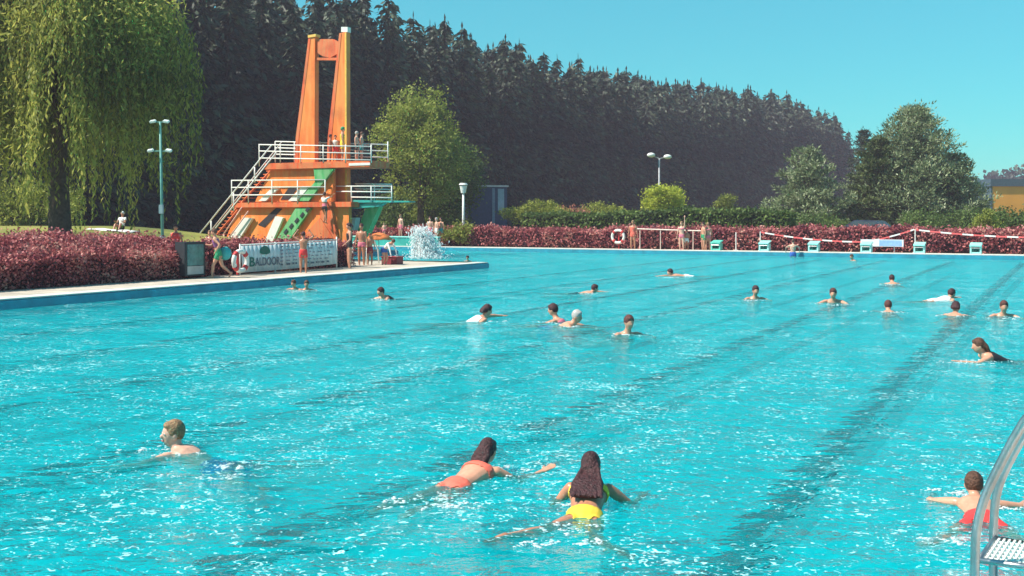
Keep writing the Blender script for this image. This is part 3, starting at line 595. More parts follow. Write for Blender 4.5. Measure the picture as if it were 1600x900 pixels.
walker('bather in a white striped top climbing down beside the right pylon', 0, 0, 60, 1.6, loc=Vector((k*Y, Y, 1.55)), skin=1, hair='dark', suit=(('white', [('torso', .16, .29), ('arm', 0, .6)]), ('pink', [('torso', .02, .12)]), ('black', [('torso', -.08, .02), ('thigh', 0, .4)])), group=GT, aL=((-.3, .7, .3), (0, .8, .5)), aR=((.3, .7, .3), (0, .8, .5)), lL=((-.06, .5, -1), (0, -.3, -1)))

# ------------------------------------------------------------------ banner, cabinet, deck things
BU = -23.1
e = empty('banner_sign', PU(450, 418, BU), label='long white sponsor banner with a green dome emblem stretched beside the pool', cat='banner')
O_ = e.location.copy()
def B(px, py, du=0): return PU(px, py, BU+du)-O_
mb = MB(); n = 24; top = []; bot = []
for i in range(n+1):
    q = i/n; px = 377+148*q; sag = math.sin(q*math.pi)*1.0; w_ = .03*math.sin(q*11)
    top.append(B(px, 384.5-8.5*q+sag*.6, w_)); bot.append(B(px+2, 426-14*q+sag, -w_*.6))
for i in range(n): mb.add([top[i], top[i+1], bot[i+1], bot[i]], [(0, 1, 2, 3)])
bn = mb.obj('sheet', mat('banner_cloth', (.66, .72, .74), .7, .06, 3), e, sm=True); md = bn.modifiers.new('t', 'SOLIDIFY'); md.thickness = .012
mb = MB()
for px, y0, y1 in ((375, 381, 432), (430, 378, 428), (478, 374, 424), (526, 370, 420)): mb.tube([B(px, y0, -.05), B(px, y1, -.05)], .025, 8)
mb.tube([B(375, 383, -.05), B(526, 374.5, -.05)], .02, 8); mb.obj('frame', white, e, sm=True)
gd = mat('banner_green', (.01, .13, .10), .7); gy = mat('banner_grey', (.12, .15, .19), .7)
mb = MB(); mb.prism([B(414+8*math.cos(a), 394-10*math.sin(a)*(1 if math.sin(a) > 0 else .35), .045) for a in [k*math.pi/10 for k in range(20)]], U3*.006); mb.obj('emblem', gd, bn)
dirv = (B(520, 390)-B(380, 398)); ang = math.atan2(dirv.y, dirv.x)
def lettering(txt, px, py, size, m, sx=1):
    c = bpy.data.curves.new('lettering', 'FONT'); c.body = txt; c.size = size; c.extrude = .003; c.offset = .006 if size > .2 else 0; c.materials.append(m)
    tmpo = bpy.data.objects.new('tmp', c); COL.objects.link(tmpo); me_ = bpy.data.meshes.new_from_object(tmpo.evaluated_get(bpy.context.evaluated_depsgraph_get())); bpy.data.objects.remove(tmpo); o_ = link('lettering', me_, bn); d0 = B(px+60, py)-B(px, py)
    o_.location = B(px, py, .05); slope = math.atan2(B(px+60, py-5.2).z-B(px, py).z, Vector((d0.x, d0.y)).length); o_.rotation_euler = (Matrix.Rotation(math.atan2(d0.y, d0.x), 3, 'Z') @ Matrix.Rotation(-slope*0, 3, 'Y') @ Matrix.Rotation(R(90), 3, 'X')).to_euler(); o_.scale = (sx, 1, 1)
lettering('B', 389, 416.5, .42, gd, 1.2); lettering('ALDOOR', 399, 415.3, .36, gy, .80)
for r_ in range(6):
    mb = MB()
    mb.box(B(440.5, 385.5+r_*5.6, .05), (.12, .006, .05), Matrix.Rotation(R(62.6), 3, 'Z'))
    q = 446; 
    while q < 516:
        ln = random.uniform(2, 11)
        if not (463 < q < 466): mb.box(B(q+ln/2, 385.3+r_*5.5-(q-440)*.082+(1.2 if q > 484 else 0), .05), (ln*.021, .006, .032 if r_ < 5 else .06), Matrix.Rotation(R(62.6), 3, 'Z'))
        q += ln+.8
        if r_ in (1, 2) and q > 480 and random.random() < .3: q += 6
    mb.obj('lettering', gy if r_ in (0, 5) else mat('banner_text', (.22, .24, .30), .7), bn)

# cabinet / notice case at hedge end
e = empty('notice_case', PU(306, 431, -23.05), label='grey green notice case with pale lower panel at the hedge end', cat='cabinet'); O_ = e.location.copy()
mb = MB(); a, b = PU(289, 433, -23.05)-O_, PU(321, 430, -23.05)-O_; a.z = b.z = 0; w_ = (b-a); c = (a+b)/2
RM = Matrix.Rotation(math.atan2(w_.y, w_.x), 3, 'Z')
mb.box(c+Vector((0, 0, .50))-U3*.2, (w_.length, .4, 1.0), RM); mb.obj('body', dark, e, bevel=.01)
mb = MB(); mb.box(c+Vector((0, 0, .62)), (w_.length*.78, .03, .62), RM); mb.obj('pane', mat('case_glass', (.10, .22, .22), .25, .3), e)
mb = MB(); mb.box(c+Vector((0, 0, .17)), (w_.length*.78, .03, .24), RM); mb.obj('lower_panel', mat('case_panel', (.45, .45, .45), .6), e)

def ringmesh(mb, c, R_, r_, nx, ny, n=24):
    mb.tube([Vector(c)+Vector(nx)*math.cos(k*2*math.pi/n)*R_+Vector(ny)*math.sin(k*2*math.pi/n)*R_ for k in range(n)], r_, 8, ring=True)
# near lifebuoy on its post (left of banner)
def lifebuoy(loc, label, face, R_=.33, z=.75, ringm=None):
    e = empty('lifebuoy_stand', loc, label=label, cat='lifebuoy')
    f = Vector(face).normalized(); x = f.cross(Vector((0, 0, 1))).normalized()
    mb = MB(); mb.tube([(0, 0, 0), (0, 0, z+.35)], .035, 8); mb.box((0, 0, z), (.06, .06, .1)); mb.obj('post', redp, e)
    mb = MB(); ringmesh(mb, f*.12+Vector((0, 0, z)), R_, .075, x, (0, 0, 1)); ro = mb.obj('ring', ringm or white, e, sm=True)
    for k in range(4):
        a = math.pi/4+k*math.pi/2; q = MB(); q.tube([f*.12+Vector((0, 0, z))+x*math.cos(a+j)*R_+Vector((0, 0, 1))*math.sin(a+j)*R_ for j in (-.22, 0, .22)], .082, 8); q.obj('band', redp, ro, sm=True)
lifebuoy(PU(371, 429, -22.9), 'white lifebuoy with dark red bands hanging at the left end of the banner', U3, .30, .42)
lifebuoy(far(967, 58.2), 'white lifebuoy with red bands on a red post at the far poolside', -V3, .36, .72)
# backpack of the running child
e = empty('bag', at(352, 32.6, .58), label='teal bag carried on the back of the running child', cat='bag')
mb = MB(); mb.ball((0, 0, .15), .19, 14, (1, .65, 1.1)); mb.obj('body', CLOTH['teal'], e, sm=True)
mb = MB(); ringmesh(mb, (0, -.02, .28), .12, .015, (1, 0, 0), (0, 0, 1), 16); mb.obj('strap', black, e)
# white ladder rails of the diving bay
e = empty('bay_ladder', gnd(562, 413), label='white tubular ladder rails at the near wall of the diving bay', cat='pool ladder')
for dx in (-.33, .33):
    b0 = U3*dx; mb = MB()
    pts = [b0+Vector((0, 0, .0)), b0+Vector((0, 0, .7)), b0+V3*.12+Vector((0, 0, .9)), b0+V3*.5+Vector((0, 0, .9)), b0+V3*.75+Vector((0, 0, .55)), b0+V3*.85+Vector((0, 0, -.2))]
    mb.tube(pts, .028, 8); mb.obj('handrail', white, e, sm=True)
# crate, swim ring
e = empty('crate', gnd(613, 413), -AL, label='dark red plastic crate on the jetty', cat='crate')
mb = MB(); 
for sx in (-.33, .33): mb.box((sx, 0, .14), (.03, .45, .28))
for sy in (-.22, .22): mb.box((0, sy, .14), (.66, .03, .28))
mb.box((0, 0, .02), (.66, .44, .03)); mb.obj('tub', mat('maroon_plastic', (.22, .03, .04), .5), e)
mb = MB(); mb.box((0, 0, .295), (.74, .54, .03)); mb.obj('rim', mat('maroon_rim', (.35, .05, .06), .5), e, bevel=.01)
e = empty('parasol', gnd(592, 404), label='small orange beach parasol beyond the ladder rails', cat='parasol')
mb = MB(); mb.tube([(0, 0, 0), (0, 0, 1.05)], .02, 8); mb.obj('pole', white, e)
mb = MB(); n = 12; vs = [Vector((0, 0, 1.15))]; 
for rr_, zz in ((.25, 1.1), (.45, 1.0), (.6, .85)): vs += [Vector((math.cos(k*2*math.pi/n)*rr_, math.sin(k*2*math.pi/n)*rr_, zz-(.03 if k % 2 else 0))) for k in range(n)]
fs = [(0, 1+k, 1+(k+1) % n) for k in range(n)]+[(1+j*n+k, 1+j*n+(k+1) % n, 1+(j+1)*n+(k+1) % n, 1+(j+1)*n+k) for j in range(2) for k in range(n)]
mb.add(vs, fs); cn = mb.obj('canopy', mat('orange_cloth', (.85, .22, .06), .7), e, sm=True); md = cn.modifiers.new('t', 'SOLIDIFY'); md.thickness = .01
# low teal wall behind the bay
e = empty('low_wall', uv(-39.4, 57.0, 0), label='low teal wall with pale coping behind the diving bay', cat='wall')
mb = MB(); mb.box((0, 0, .29), (9.6, .25, .58), Matrix.Rotation(-AL, 3, 'Z')); mb.obj('body', teal, e)
mb = MB(); mb.box((0, 0, .61), (9.7, .34, .07), Matrix.Rotation(-AL, 3, 'Z')); mb.obj('coping', tealw, e)

# splash
c = at(668, 53.0, WZ); mb = MB(); 
for j_ in range(18):
    bx_, by_ = random.gauss(0, .28), random.uniform(-.3, .3); hj = random.choice([.4, .7, 1.0, 1.3, 1.75])*random.uniform(.75, 1.05); ln_ = -.30*hj/2+random.gauss(0, .2); wd = random.uniform(.07, .17)
    for k in range(int(420*hj)):
        q = random.random()**.85; s_ = random.uniform(.007, .034)*(1.25-.5*q)
        mb.ball(c+Vector((bx_*(1-.5*q)+ln_*q*q+random.gauss(0, wd*(.6+q)), by_*(1-.5*q)+random.gauss(0, wd), hj*q+random.gauss(0, .05))), s_, 5, (1, 1, random.uniform(1, 2.6)))
for k in range(1300):
    a = random.uniform(0, 6.28); r_ = abs(random.gauss(0, .5)); mb.ball(c+Vector((math.cos(a)*r_, math.sin(a)*r_*.8, abs(random.gauss(0, .16)))), random.uniform(.006, .032), 5)
m_, t, o = nt('spray'); b = N(t, 'ShaderNodeBsdfPrincipled', Roughness=.25); b.inputs['Base Color'].default_value = (1, 1, 1, 1)
tr = N(t, 'ShaderNodeBsdfTranslucent'); tr.inputs[0].default_value = (1, 1, 1, 1); mx = N(t, 'ShaderNodeMixShader'); mx.inputs[0].default_value = .6
t.links.new(b.outputs[0], mx.inputs[1]); t.links.new(tr.outputs[0], mx.inputs[2]); t.links.new(mx.outputs[0], o.inputs[0])
mb.obj('splash', MATS['spray'], sm=True, kind='stuff', label='tall white splash of a dive in the diving bay', cat='splash')

mb = MB()
def foam(px, py, rx, ry, n, h=.02, big=.010):
    c = at(px, (CZ-WZ)*F/(py-HZ), WZ)
    arms_ = [(random.gauss(0, rx), random.gauss(0, ry), random.uniform(0, 3.14), random.uniform(.3, 1.0)) for _ in range(7)]
    for k in range(int(n*1.6)):
        x0_, y0_, a0_, l0_ = random.choice(arms_); q = random.gauss(0, .5); bend = q*q*.25
        mb.ball(c+Vector((x0_*.8+math.cos(a0_)*q*rx*l0_+random.gauss(0, .008), y0_*.8+math.sin(a0_)*q*rx*.5*l0_+bend*ry+random.gauss(0, .006), abs(random.gauss(0, h*.35)))), big*random.uniform(.15, 1)**1.6, 5, (random.uniform(1, 2.6), random.uniform(.8, 1.6), .4))
for a_ in ((274, 706, .20, .12, 70), (235, 704, .12, .05, 50), (356, 730, .12, .07, 110, .03), (330, 745, .2, .12, 60), (757, 746, .18, .10, 60), (800, 733, .10, .05, 60), (625, 785, .10, .06, 50), (705, 792, .22, .10, 120, .02), (680, 775, .12, .08, 40),
           (922, 792, .22, .06, 90), (962, 775, .06, .05, 40), (905, 828, .15, .08, 60), (830, 850, .12, .06, 60, .01), (905, 850, .15, .05, 60, .01), (1500, 772, .10, .05, 110, .03), (1488, 785, .06, .06, 50), (1578, 790, .12, .05, 90, .02), (1500, 845, .18, .06, 60, .01), (1500, 566, .25, .08, 60), (1535, 567, .2, .1, 50)): foam(*a_)
for lb, px, py, hdg, H, kw in SW[:17]: foam(px, py+2, .25, .14, 22, .015, .016); foam(px+random.uniform(-14, 14), py+random.uniform(0, 5), .14, .1, 10, .02, .018)
mb.obj('foam', MATS['spray'], sm=True, kind='stuff', label='white foam and droplets around the swimmers', cat='foam')

# ------------------------------------------------------------------ far poolside: blocks, rail, tape, sign
blockp = [1120, 1195, 1272, 1354, 1437, 1525]
ordn = ['first', 'second', 'third', 'fourth', 'fifth', 'sixth']
for i, px in enumerate(blockp):
    p = far(px, 57.1); e = empty('starting_block', p, -AL, label=f'{"green shaded" if i == 0 else "pale turquoise"} starting block, {ordn[i]} from the left along the far edge', cat='starting block', group='starting blocks on the far pool edge')  # first block has its own darker green material
    mb = MB(); mb.prism([(-.27, -.32, .40), (.27, -.32, .40), (.27, .32, .52), (-.27, .32, .52)], (0, 0, .07)); mb.obj('platform', tealw if i else mat('block_green', (.12, .5, .4), .5), e, bevel=.008)
    mb = MB()
    for sx in (-.22, .22): mb.box((sx, 0, .215), (.07, .5, .42))
    mb.box((0, .2, .215), (.37, .06, .42)); mb.box((0, -.2, .07), (.37, .06, .12)); mb.obj('base', tealw if i else MATS['block_green'], e)
    mb = MB(); mb.box((0, .165, .25), (.2, .012, .2)); mb.obj('number_plate', teal, e)
    mb = MB(); mb.tube([(-.2, -.3, .33), (.2, -.3, .33)], .015, 6); mb.obj('grip', steel, e)
e = empty('barrier_rail', far(1050, 58.4), label='pink white tubular rail on thin posts behind the far bathers', cat='railing'); O_ = e.location.copy()
mb = MB(); mb.tube([far(992, 58.4)+Vector((0, 0, 1.16))-O_, far(1110, 58.4)+Vector((0, 0, 1.05))-O_], .035, 8); mb.obj('top_rail', mat('rail_paint', (.75, .6, .52), .5), e)
for px in (1000, 1032, 1083, 1110):
    mb = MB(); mb.tube([far(px, 58.4)-O_, far(px, 58.4)+Vector((0, 0, 1.08))-O_], .025, 6); mb.obj('post', MATS['rail_paint'], e)
m_, t, o = nt('tape'); b = N(t, 'ShaderNodeBsdfPrincipled', Roughness=.5); tc = N(t, 'ShaderNodeTexCoord'); wv = N(t, 'ShaderNodeTexWave', Scale=.35); wv.bands_direction = 'X'
t.links.new(tc.outputs['Object'], wv.inputs[0]); r_ = ramp(t, wv.outputs['Fac'], [(.48, (.75, .12, .12)), (.52, (.8, .78, .75))]); t.links.new(r_.outputs[0], b.inputs['Base Color']); t.links.new(b.outputs[0], o.inputs[0])
def tape(p0, p1, z0, z1, sag, label):
    a = far(p0, 58.3)+Vector((0, 0, z0)); b = far(p1, 58.3)+Vector((0, 0, z1)); mb = MB(); n = 30; pts = []
    for i in range(n+1):
        q = i/n; pts.append(a.lerp(b, q)-Vector((0, 0, 4*sag*q*(1-q)))-a)
    for i in range(n): mb.prism([pts[i], pts[i+1], pts[i+1]+Vector((0, 0, .075)), pts[i]+Vector((0, 0, .075))], V3*.008)
    mb.obj('barrier_tape', MATS['tape'], loc=a, label=label, cat='barrier tape', group='red and white tape strung along the far hedge')
tape(1188, 1350, .98, .50, .12, 'sagging red and white tape between the left post and the blue sign'); tape(1350, 1428, .50, 1.16, .06, 'red and white tape rising from the blue sign to the tall post'); tape(1428, 1640, 1.16, .80, .10, 'red and white tape running from the tall post off to the right')
for px, h_, lb in ((1150, 1.0, 'thin white tape post between the first two starting blocks'), (1188, 1.05, 'thin white tape post beside the second starting block'), (1430, 1.22, 'tall white tape post beside the fifth starting block')):
    mb = MB(); mb.tube([(0, 0, 0), (0, 0, h_)], .028, 8); mb.box((0, 0, .02), (.2, .2, .04)); mb.obj('tape_post', white, loc=far(px, 58.3), label=lb, cat='post', group='tape posts')
e = empty('poolside_sign', far(1378, 58.0), -AL, label='low white and pale blue sign board on a stand behind the far edge', cat='sign')
mb = MB(); mb.box((0, 0, .50), (2.1, .04, .36)); mb.obj('board', mat('sign_white', (.75, .76, .8), .5), e, bevel=.005)
mb = MB(); mb.box((.42, -.024, .50), (1.1, .006, .30)); mb.obj('blue_panel', mat('sign_blue', (.25, .42, .70), .5), e)
mb = MB(); mb.tube([(-.7, 0, 0), (-.7, 0, .35)], .03, 6); mb.tube([(.6, 0, 0), (.6, 0, .35)], .03, 6); mb.obj('leg', steel, e)

# ------------------------------------------------------------------ lamps
def lamp_head_row(mb, z, xs, w_=.4):
    pass
p = at(255, 36, 0); p.z = float(hgt(*to_uv(p)))
e = empty('floodlight_mast', p, label='green floodlight mast with four white lamps on two crossarms', cat='lamp post')
zt = CZ+150/F*36-p.z
mb = MB(); mb.tube([(0, 0, 0), (-.05, 0, zt*.5), (-.10, 0, zt)], .055, 10, .04); mb.obj('pole', lamp_green, e, sm=True)
for zz, hw in ((zt-.02, .22), (zt-.98, .30)):
    mb = MB(); mb.tube([(-.1-hw, 0, zz), (-.1+hw, 0, zz)], .022, 8); ar = mb.obj('crossarm', lamp_green, e)
    for q in (-1, 1):
        mb = MB(); mb.box((-.1+q*hw, -.06, zz+.02), (.20, .16, .085), Matrix.Rotation(q*R(8), 3, 'Y') @ Matrix.Rotation(R(18), 3, 'X')); mb.obj('lamp_head', mat('lamp_white', (.8, .85, .82), .4), ar, bevel=.02)
mb = MB(); mb.box((-.04, -.08, zt-2.9), (.14, .10, .3)); mb.obj('control_box', mat('box_grey', (.3, .42, .45), .5), e, bevel=.01)
mb = MB(); mb.tube([(-.02, 0, .95), (-.02, 0, 1.2)], .10, 12); mb.obj('collar', MATS['box_grey'], e)
p = at(724, 70, 0); e = empty('lamp_post', p, label='white lamp post with flat topped lantern before the blue cabin', cat='lamp post')
mb = MB(); mb.tube([(0, 0, 0), (0, 0, 3.4)], .09, 10, .07); mb.obj('pole', white, e, sm=True)
mb = MB(); mb.tube([(0, 0, 3.38), (0, 0, 3.85)], .15, 12, .24); mb.tube([(0, 0, 3.9), (0, 0, 4.02)], .30, 12, .22); mb.obj('lantern', white, e, sm=False)
p = at(1030, 82, 0); e = empty('street_lamp', p, label='grey street lamp with two white heads rising behind the bright green bush', cat='lamp post'); zt = CZ+92/F*82
mb = MB(); mb.tube([(0, 0, 0), (0, 0, zt)], .08, 10, .06); mb.tube([(-.55, 0, zt+.25), (0, 0, zt), (.55, 0, zt+.12)], .04, 8); mb.obj('pole', mat('lamp_grey', (.4, .4, .42), .5), e, sm=True)
for q, zz in ((-1, .27), (1, .14)):
    mb = MB(); mb.ball((q*.62, -.1, zt+zz), .26, 12, (1.2, .8, .7)); mb.obj('lamp_head', white, e, sm=True)

# ------------------------------------------------------------------ buildings and car
e = empty('cabin', at(757, 86, 0), R(14), label='dark blue site cabin with a pale roof edge under the trees', cat='cabin')
mb = MB(); mb.box((0, 0, 2.1), (3.1, 2.4, 4.2)); mb.obj('wall', mat('cabin_blue', (.045, .065, .16), .6), e)
mb = MB(); mb.box((0, 0, 4.26), (3.3, 2.6, .13)); mb.obj('roof', mat('cabin_roof', (.42, .44, .52), .6), e)
mb = MB(); mb.box((.45, -1.22, 2.3), (.22, .05, 3.6)); mb.obj('corner_post', mat('cabin_pale', (.22, .25, .38), .6), e)
mb = MB(); mb.box((1.05, -1.22, 3.2), (.5, .05, 1.7)); mb.obj('window', mat('cabin_window', (.3, .36, .5), .3), e)
e = empty('industrial_building', at(1600, 120, 0), R(2), label='orange walled flat industrial building with a grey gable at the right edge', cat='building')
mb = MB(); mb.box((.9, 0, 2.6), (10.3, 3, 5.2)); mb.obj('wall', mat('building_orange', (.70, .30, .05), .7, .1, .5), e)
mb = MB(); mb.box((.8, 0, 5.6), (10.7, 3.4, .8)); mb.obj('roof', mat('building_grey', (.05, .09, .13), .7), e)
mb = MB(); mb.box((-4.36, 0, 2.6), (.16, 3.1, 5.18)); mb.obj('side_wall', MATS['building_grey'], e)
mb = MB(); mb.box((1.0, -1.53, 1.0), (9.8, .05, .5)); mb.obj('base_band', mat('building_yellow', (.55, .4, .15), .7), e)
# car
e = empty('parked_car', at(1360, 66, .14), R(140), label='dark blue parked car whose roof shows above the red hedge', cat='car')
prof = [(-2.1, .35), (-2.15, .75), (-1.95, .98), (-1.25, 1.05), (-.65, 1.48), (.75, 1.52), (1.55, 1.10), (2.1, 1.0), (2.18, .6), (2.1, .35)]
mb = MB(); mb.prism([(x*.88, -.82, z) for x, z in prof], (0, 1.64, 0)); cb_ = mb.obj('body', mat('car_paint', (.035, .05, .09), .25, .05, coat=.6), e, bevel=.05)
mb = MB(); mb.prism([(-1.0, -.83, 1.08), (-.58, -.83, 1.42), (.62, -.83, 1.45), (1.22, -.83, 1.12)], (0, 1.66, 0)); mb.obj('window', mat('car_glass', (.05, .08, .10), .1, .1), e)
for x in (-1.25, 1.2):
    for y in (-.78, .78):
        mb = MB(); mb.tube([(x, y-.1, .32), (x, y+.1, .32)], .32, 16); wh = mb.obj('wheel', black, e); mb = MB(); mb.tube([(x, y-.11, .32), (x, y+.11, .32)], .18, 12); mb.obj('rim', steel, wh)

# sitters on the lawn
p = at(190, 54, 0); p.z = float(hgt(*to_uv(p)))+.02
walker('person with pale cap sitting on a towel on the lawn behind the left hedge', 0, 0, 260, 1.65, loc=p, pelvis=(0, 0, .07), spine=(0, -.2, 1), lL=((-.15, .8, .55), (0, .5, -.8)), lR=((.15, .85, .5), (0, .55, -.8)), aL=((-.2, .5, -.8), (.1, .8, .2)), aR=((.2, .5, -.8), (-.1, .8, .2)), skin=1, hair='grey', cap='white', suit=(('white', [('torso', .02, .29), ('arm', 0, .5)]), ('black', [('torso', -.08, .02), ('thigh', 0, .6)])))
def towel(px, d, w_, l_, m, lab):
    p = at(px, d, 0); h0 = float(hgt(*to_uv(p))); p.z = h0+.03; mb = MB(); n = 6; vs = []
    for i in range(n+1):
        for j in range(n+1):
            q = Vector(((i/n-.5)*w_, (j/n-.5)*l_, 0)); hh_ = float(hgt(*to_uv(p+q)))-h0+.02*math.sin(i*2+j); vs.append((q.x, q.y, hh_))
    mb.add(vs, [(i*(n+1)+j, (i+1)*(n+1)+j, (i+1)*(n+1)+j+1, i*(n+1)+j+1) for i in range(n) for j in range(n)]); o_ = mb.obj('towel', m, sm=True, loc=p, label=lab, cat='towel'); md = o_.modifiers.new('t', 'SOLIDIFY'); md.thickness = .02
towel(178, 53, 2.2, 1.3, CLOTH['white'], 'white towel spread on the lawn under the sitting person'); towel(205, 50, 1.5, 1.2, CLOTH['pink'], 'pink towel spread on the lawn right of the sitting person')
towel(222, 46, 2.0, 1.5, mat('cream_cloth', (.75, .6, .42), .8), 'cream towel on the lawn just behind the left hedge top')
p = at(268, 66, 0); p.z = float(hgt(*to_uv(p)))+.02
walker('sunbather in red sitting far back on the sunny lawn beside the mast', 0, 0, 180, 1.6, loc=p, pelvis=(0, 0, .07), spine=(0, -.3, 1), lL=((-.1, 1, .05), (0, 1, -.05), (0, .2, 1)), lR=((.1, 1, .05), (0, 1, -.05), (0, .2, 1)), skin=1, hair='brown', suit=(('red', [('torso', -.08, .29), ('thigh', 0, .4)]),), voxel=.025)

# ------------------------------------------------------------------ plants
lm_pink = leafmat('leaves_barberry', [(.055, .018, .026), (.26, .05, .07), (.58, .19, .18), (.62, .38, .30)], .25, .9)
lm_green = leafmat('leaves_green', [(.03, .05, .015), (.09, .15, .035), (.24, .31, .08)], .3, .6)
lm_olive = leafmat('leaves_olive', [(.08, .10, .02), (.28, .31, .05), (.50, .50, .12)], .35, .4)
lm_willow = leafmat('leaves_willow', [(.06, .07, .02), (.18, .20, .045), (.42, .42, .09), (.66, .60, .17)], .5, .25)
lm_linden = leafmat('leaves_linden', [(.07, .09, .02), (.25, .29, .05), (.52, .54, .13)], .45, .5)
lm_pine = leafmat('needles_pine', [(.03, .045, .03), (.11, .145, .07), (.27, .33, .16), (.55, .56, .40)], .25, .6)
lm_spruce = leafmat('needles_spruce', [(.013, .018, .017), (.028, .040, .033), (.075, .098, .065), (.18, .21, .135)], .12, .12)
lm_yellow = leafmat('leaves_bright', [(.16, .19, .02), (.45, .50, .05), (.68, .68, .12)], .4, .8)
core_red = mat('hedge_core_red', (.035, .012, .016), .9, .3, 4); core_green = mat('hedge_core_green', (.012, .018, .010), .9, .3, 4)
def hedge(name, u0, u1, v0, v1, hf, dens, lsz, lm, core, label, cat='hedge', **kw):
    """clipped hedge box in pool axes; hf(u,v) gives the top height"""
    org = uv((u0+u1)/2, (v0+v1)/2, 0); e = empty(name, org, label=label, cat=cat, **kw)
    A = (u1-u0)*(v1-v0); H_ = float(np.max(hf(np.array([u0, u1, u0, u1]), np.array([v0, v1, v1, v0])))); 
    def pts(n, u, v, z, nrm):
        x = CA*u+SA*v-org.x; y = -SA*u+CA*v-org.y; return np.stack([x, y, z], 1), np.tile(nrm, (n, 1))
    P_ = []; D_ = []
    n = int(A*dens); u = rng.uniform(u0, u1, n); v = rng.uniform(v0, v1, n); h = hf(u, v); z = h+rng.normal(0, .05, n)+.09*vnoise(u*2.2, v*2.2)+np.where(rng.random(n) < .12, rng.uniform(0, .22, n), 0)-np.where(rng.random(n) < .3, rng.uniform(0, .15, n), 0)
    a, b = pts(n, u, v, z, (0, 0, 1)); P_.append(a); D_.append(b)
    for (ax, c0, nv) in (('u', u1, (CA, -SA, 0)), ('v', v0, (-SA, -CA, 0)), ('u', u0, (-CA, SA, 0)), ('v', v1, (SA, CA, 0))):
        ln = (v1-v0) if ax == 'u' else (u1-u0); n = int(ln*H_*dens*.8); s = rng.uniform(0, 1, n)
        if ax == 'u': v = v0+(v1-v0)*s; u = np.full(n, c0)+rng.normal(0, .06, n)+.08*vnoise(v*2.5, s*3)*(1)
        else: u = u0+(u1-u0)*s; v = np.full(n, c0)+rng.normal(0, .06, n)+.08*vnoise(u*2.5, s*3)
        z = hf(u, v)*rng.uniform(0, 1, n)**.8; a, b = pts(n, u, v, z, nv); P_.append(a); D_.append(b)
    P_ = np.concatenate(P_); D_ = np.concatenate(D_)
    link('foliage', quads('foliage', leafq(P_, lsz, lsz*.7, D_*.4, 1), lm), e)
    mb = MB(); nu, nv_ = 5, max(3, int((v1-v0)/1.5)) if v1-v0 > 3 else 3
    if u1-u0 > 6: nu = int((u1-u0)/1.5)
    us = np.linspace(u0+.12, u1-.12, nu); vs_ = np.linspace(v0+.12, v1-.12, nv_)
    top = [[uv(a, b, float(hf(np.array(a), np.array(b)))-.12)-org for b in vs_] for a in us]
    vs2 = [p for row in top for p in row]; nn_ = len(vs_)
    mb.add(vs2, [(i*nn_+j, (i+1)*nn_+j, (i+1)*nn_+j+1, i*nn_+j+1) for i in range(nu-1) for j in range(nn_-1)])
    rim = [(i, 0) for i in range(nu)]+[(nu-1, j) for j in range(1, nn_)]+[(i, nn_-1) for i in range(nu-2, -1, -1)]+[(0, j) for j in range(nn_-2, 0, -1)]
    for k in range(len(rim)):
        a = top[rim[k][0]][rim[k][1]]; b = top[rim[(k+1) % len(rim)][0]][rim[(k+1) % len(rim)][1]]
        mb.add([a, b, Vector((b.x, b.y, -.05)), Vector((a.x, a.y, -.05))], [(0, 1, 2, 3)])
    mb.obj('added_core', core, e)  # solid dark core added inside the hedge to stop light passing through
    return e
hedge('hedge', -26.3, -23.35, 6, 25.0, lambda u, v: .80+.42*sstep((-23.4-u)/1.6)*(.25+.75*sstep((v-17.5)/2))+.05*np.sin(v*1.3)-.1*sstep((v-23)/2), 620, .085, lm_pink, core_red, 'red leaved barberry hedge along the left deck with a taller back row')
hedge('hedge', -25.0, -23.6, 25.3, 33.0, lambda u, v: 1.02+.05*np.sin(v*1.9)-.02*(v-25), 500, .085, lm_pink, core_red, 'dark red hedge standing behind the white banner')
hedge('hedge', -45, 10, 58.9, 60.6, lambda u, v: 1.06+.10*sstep((u+26)/9)+.10*np.sin(u*.9)*np.sin(u*.37+1)+.05*np.sin(u*2.3), 260, .15, lm_pink, core_red, 'long red leaved hedge behind the far poolside')
hedge('hedge', -32.5, -15, 64, 66, lambda u, v: 1.95+.22*sstep((u+30)/8)-.15*sstep((u+16)/6)+.12*np.sin(u*1.1)*np.sin(u*.5), 150, .20, lm_green, core_green, 'taller dark green hedge behind the far red hedge')

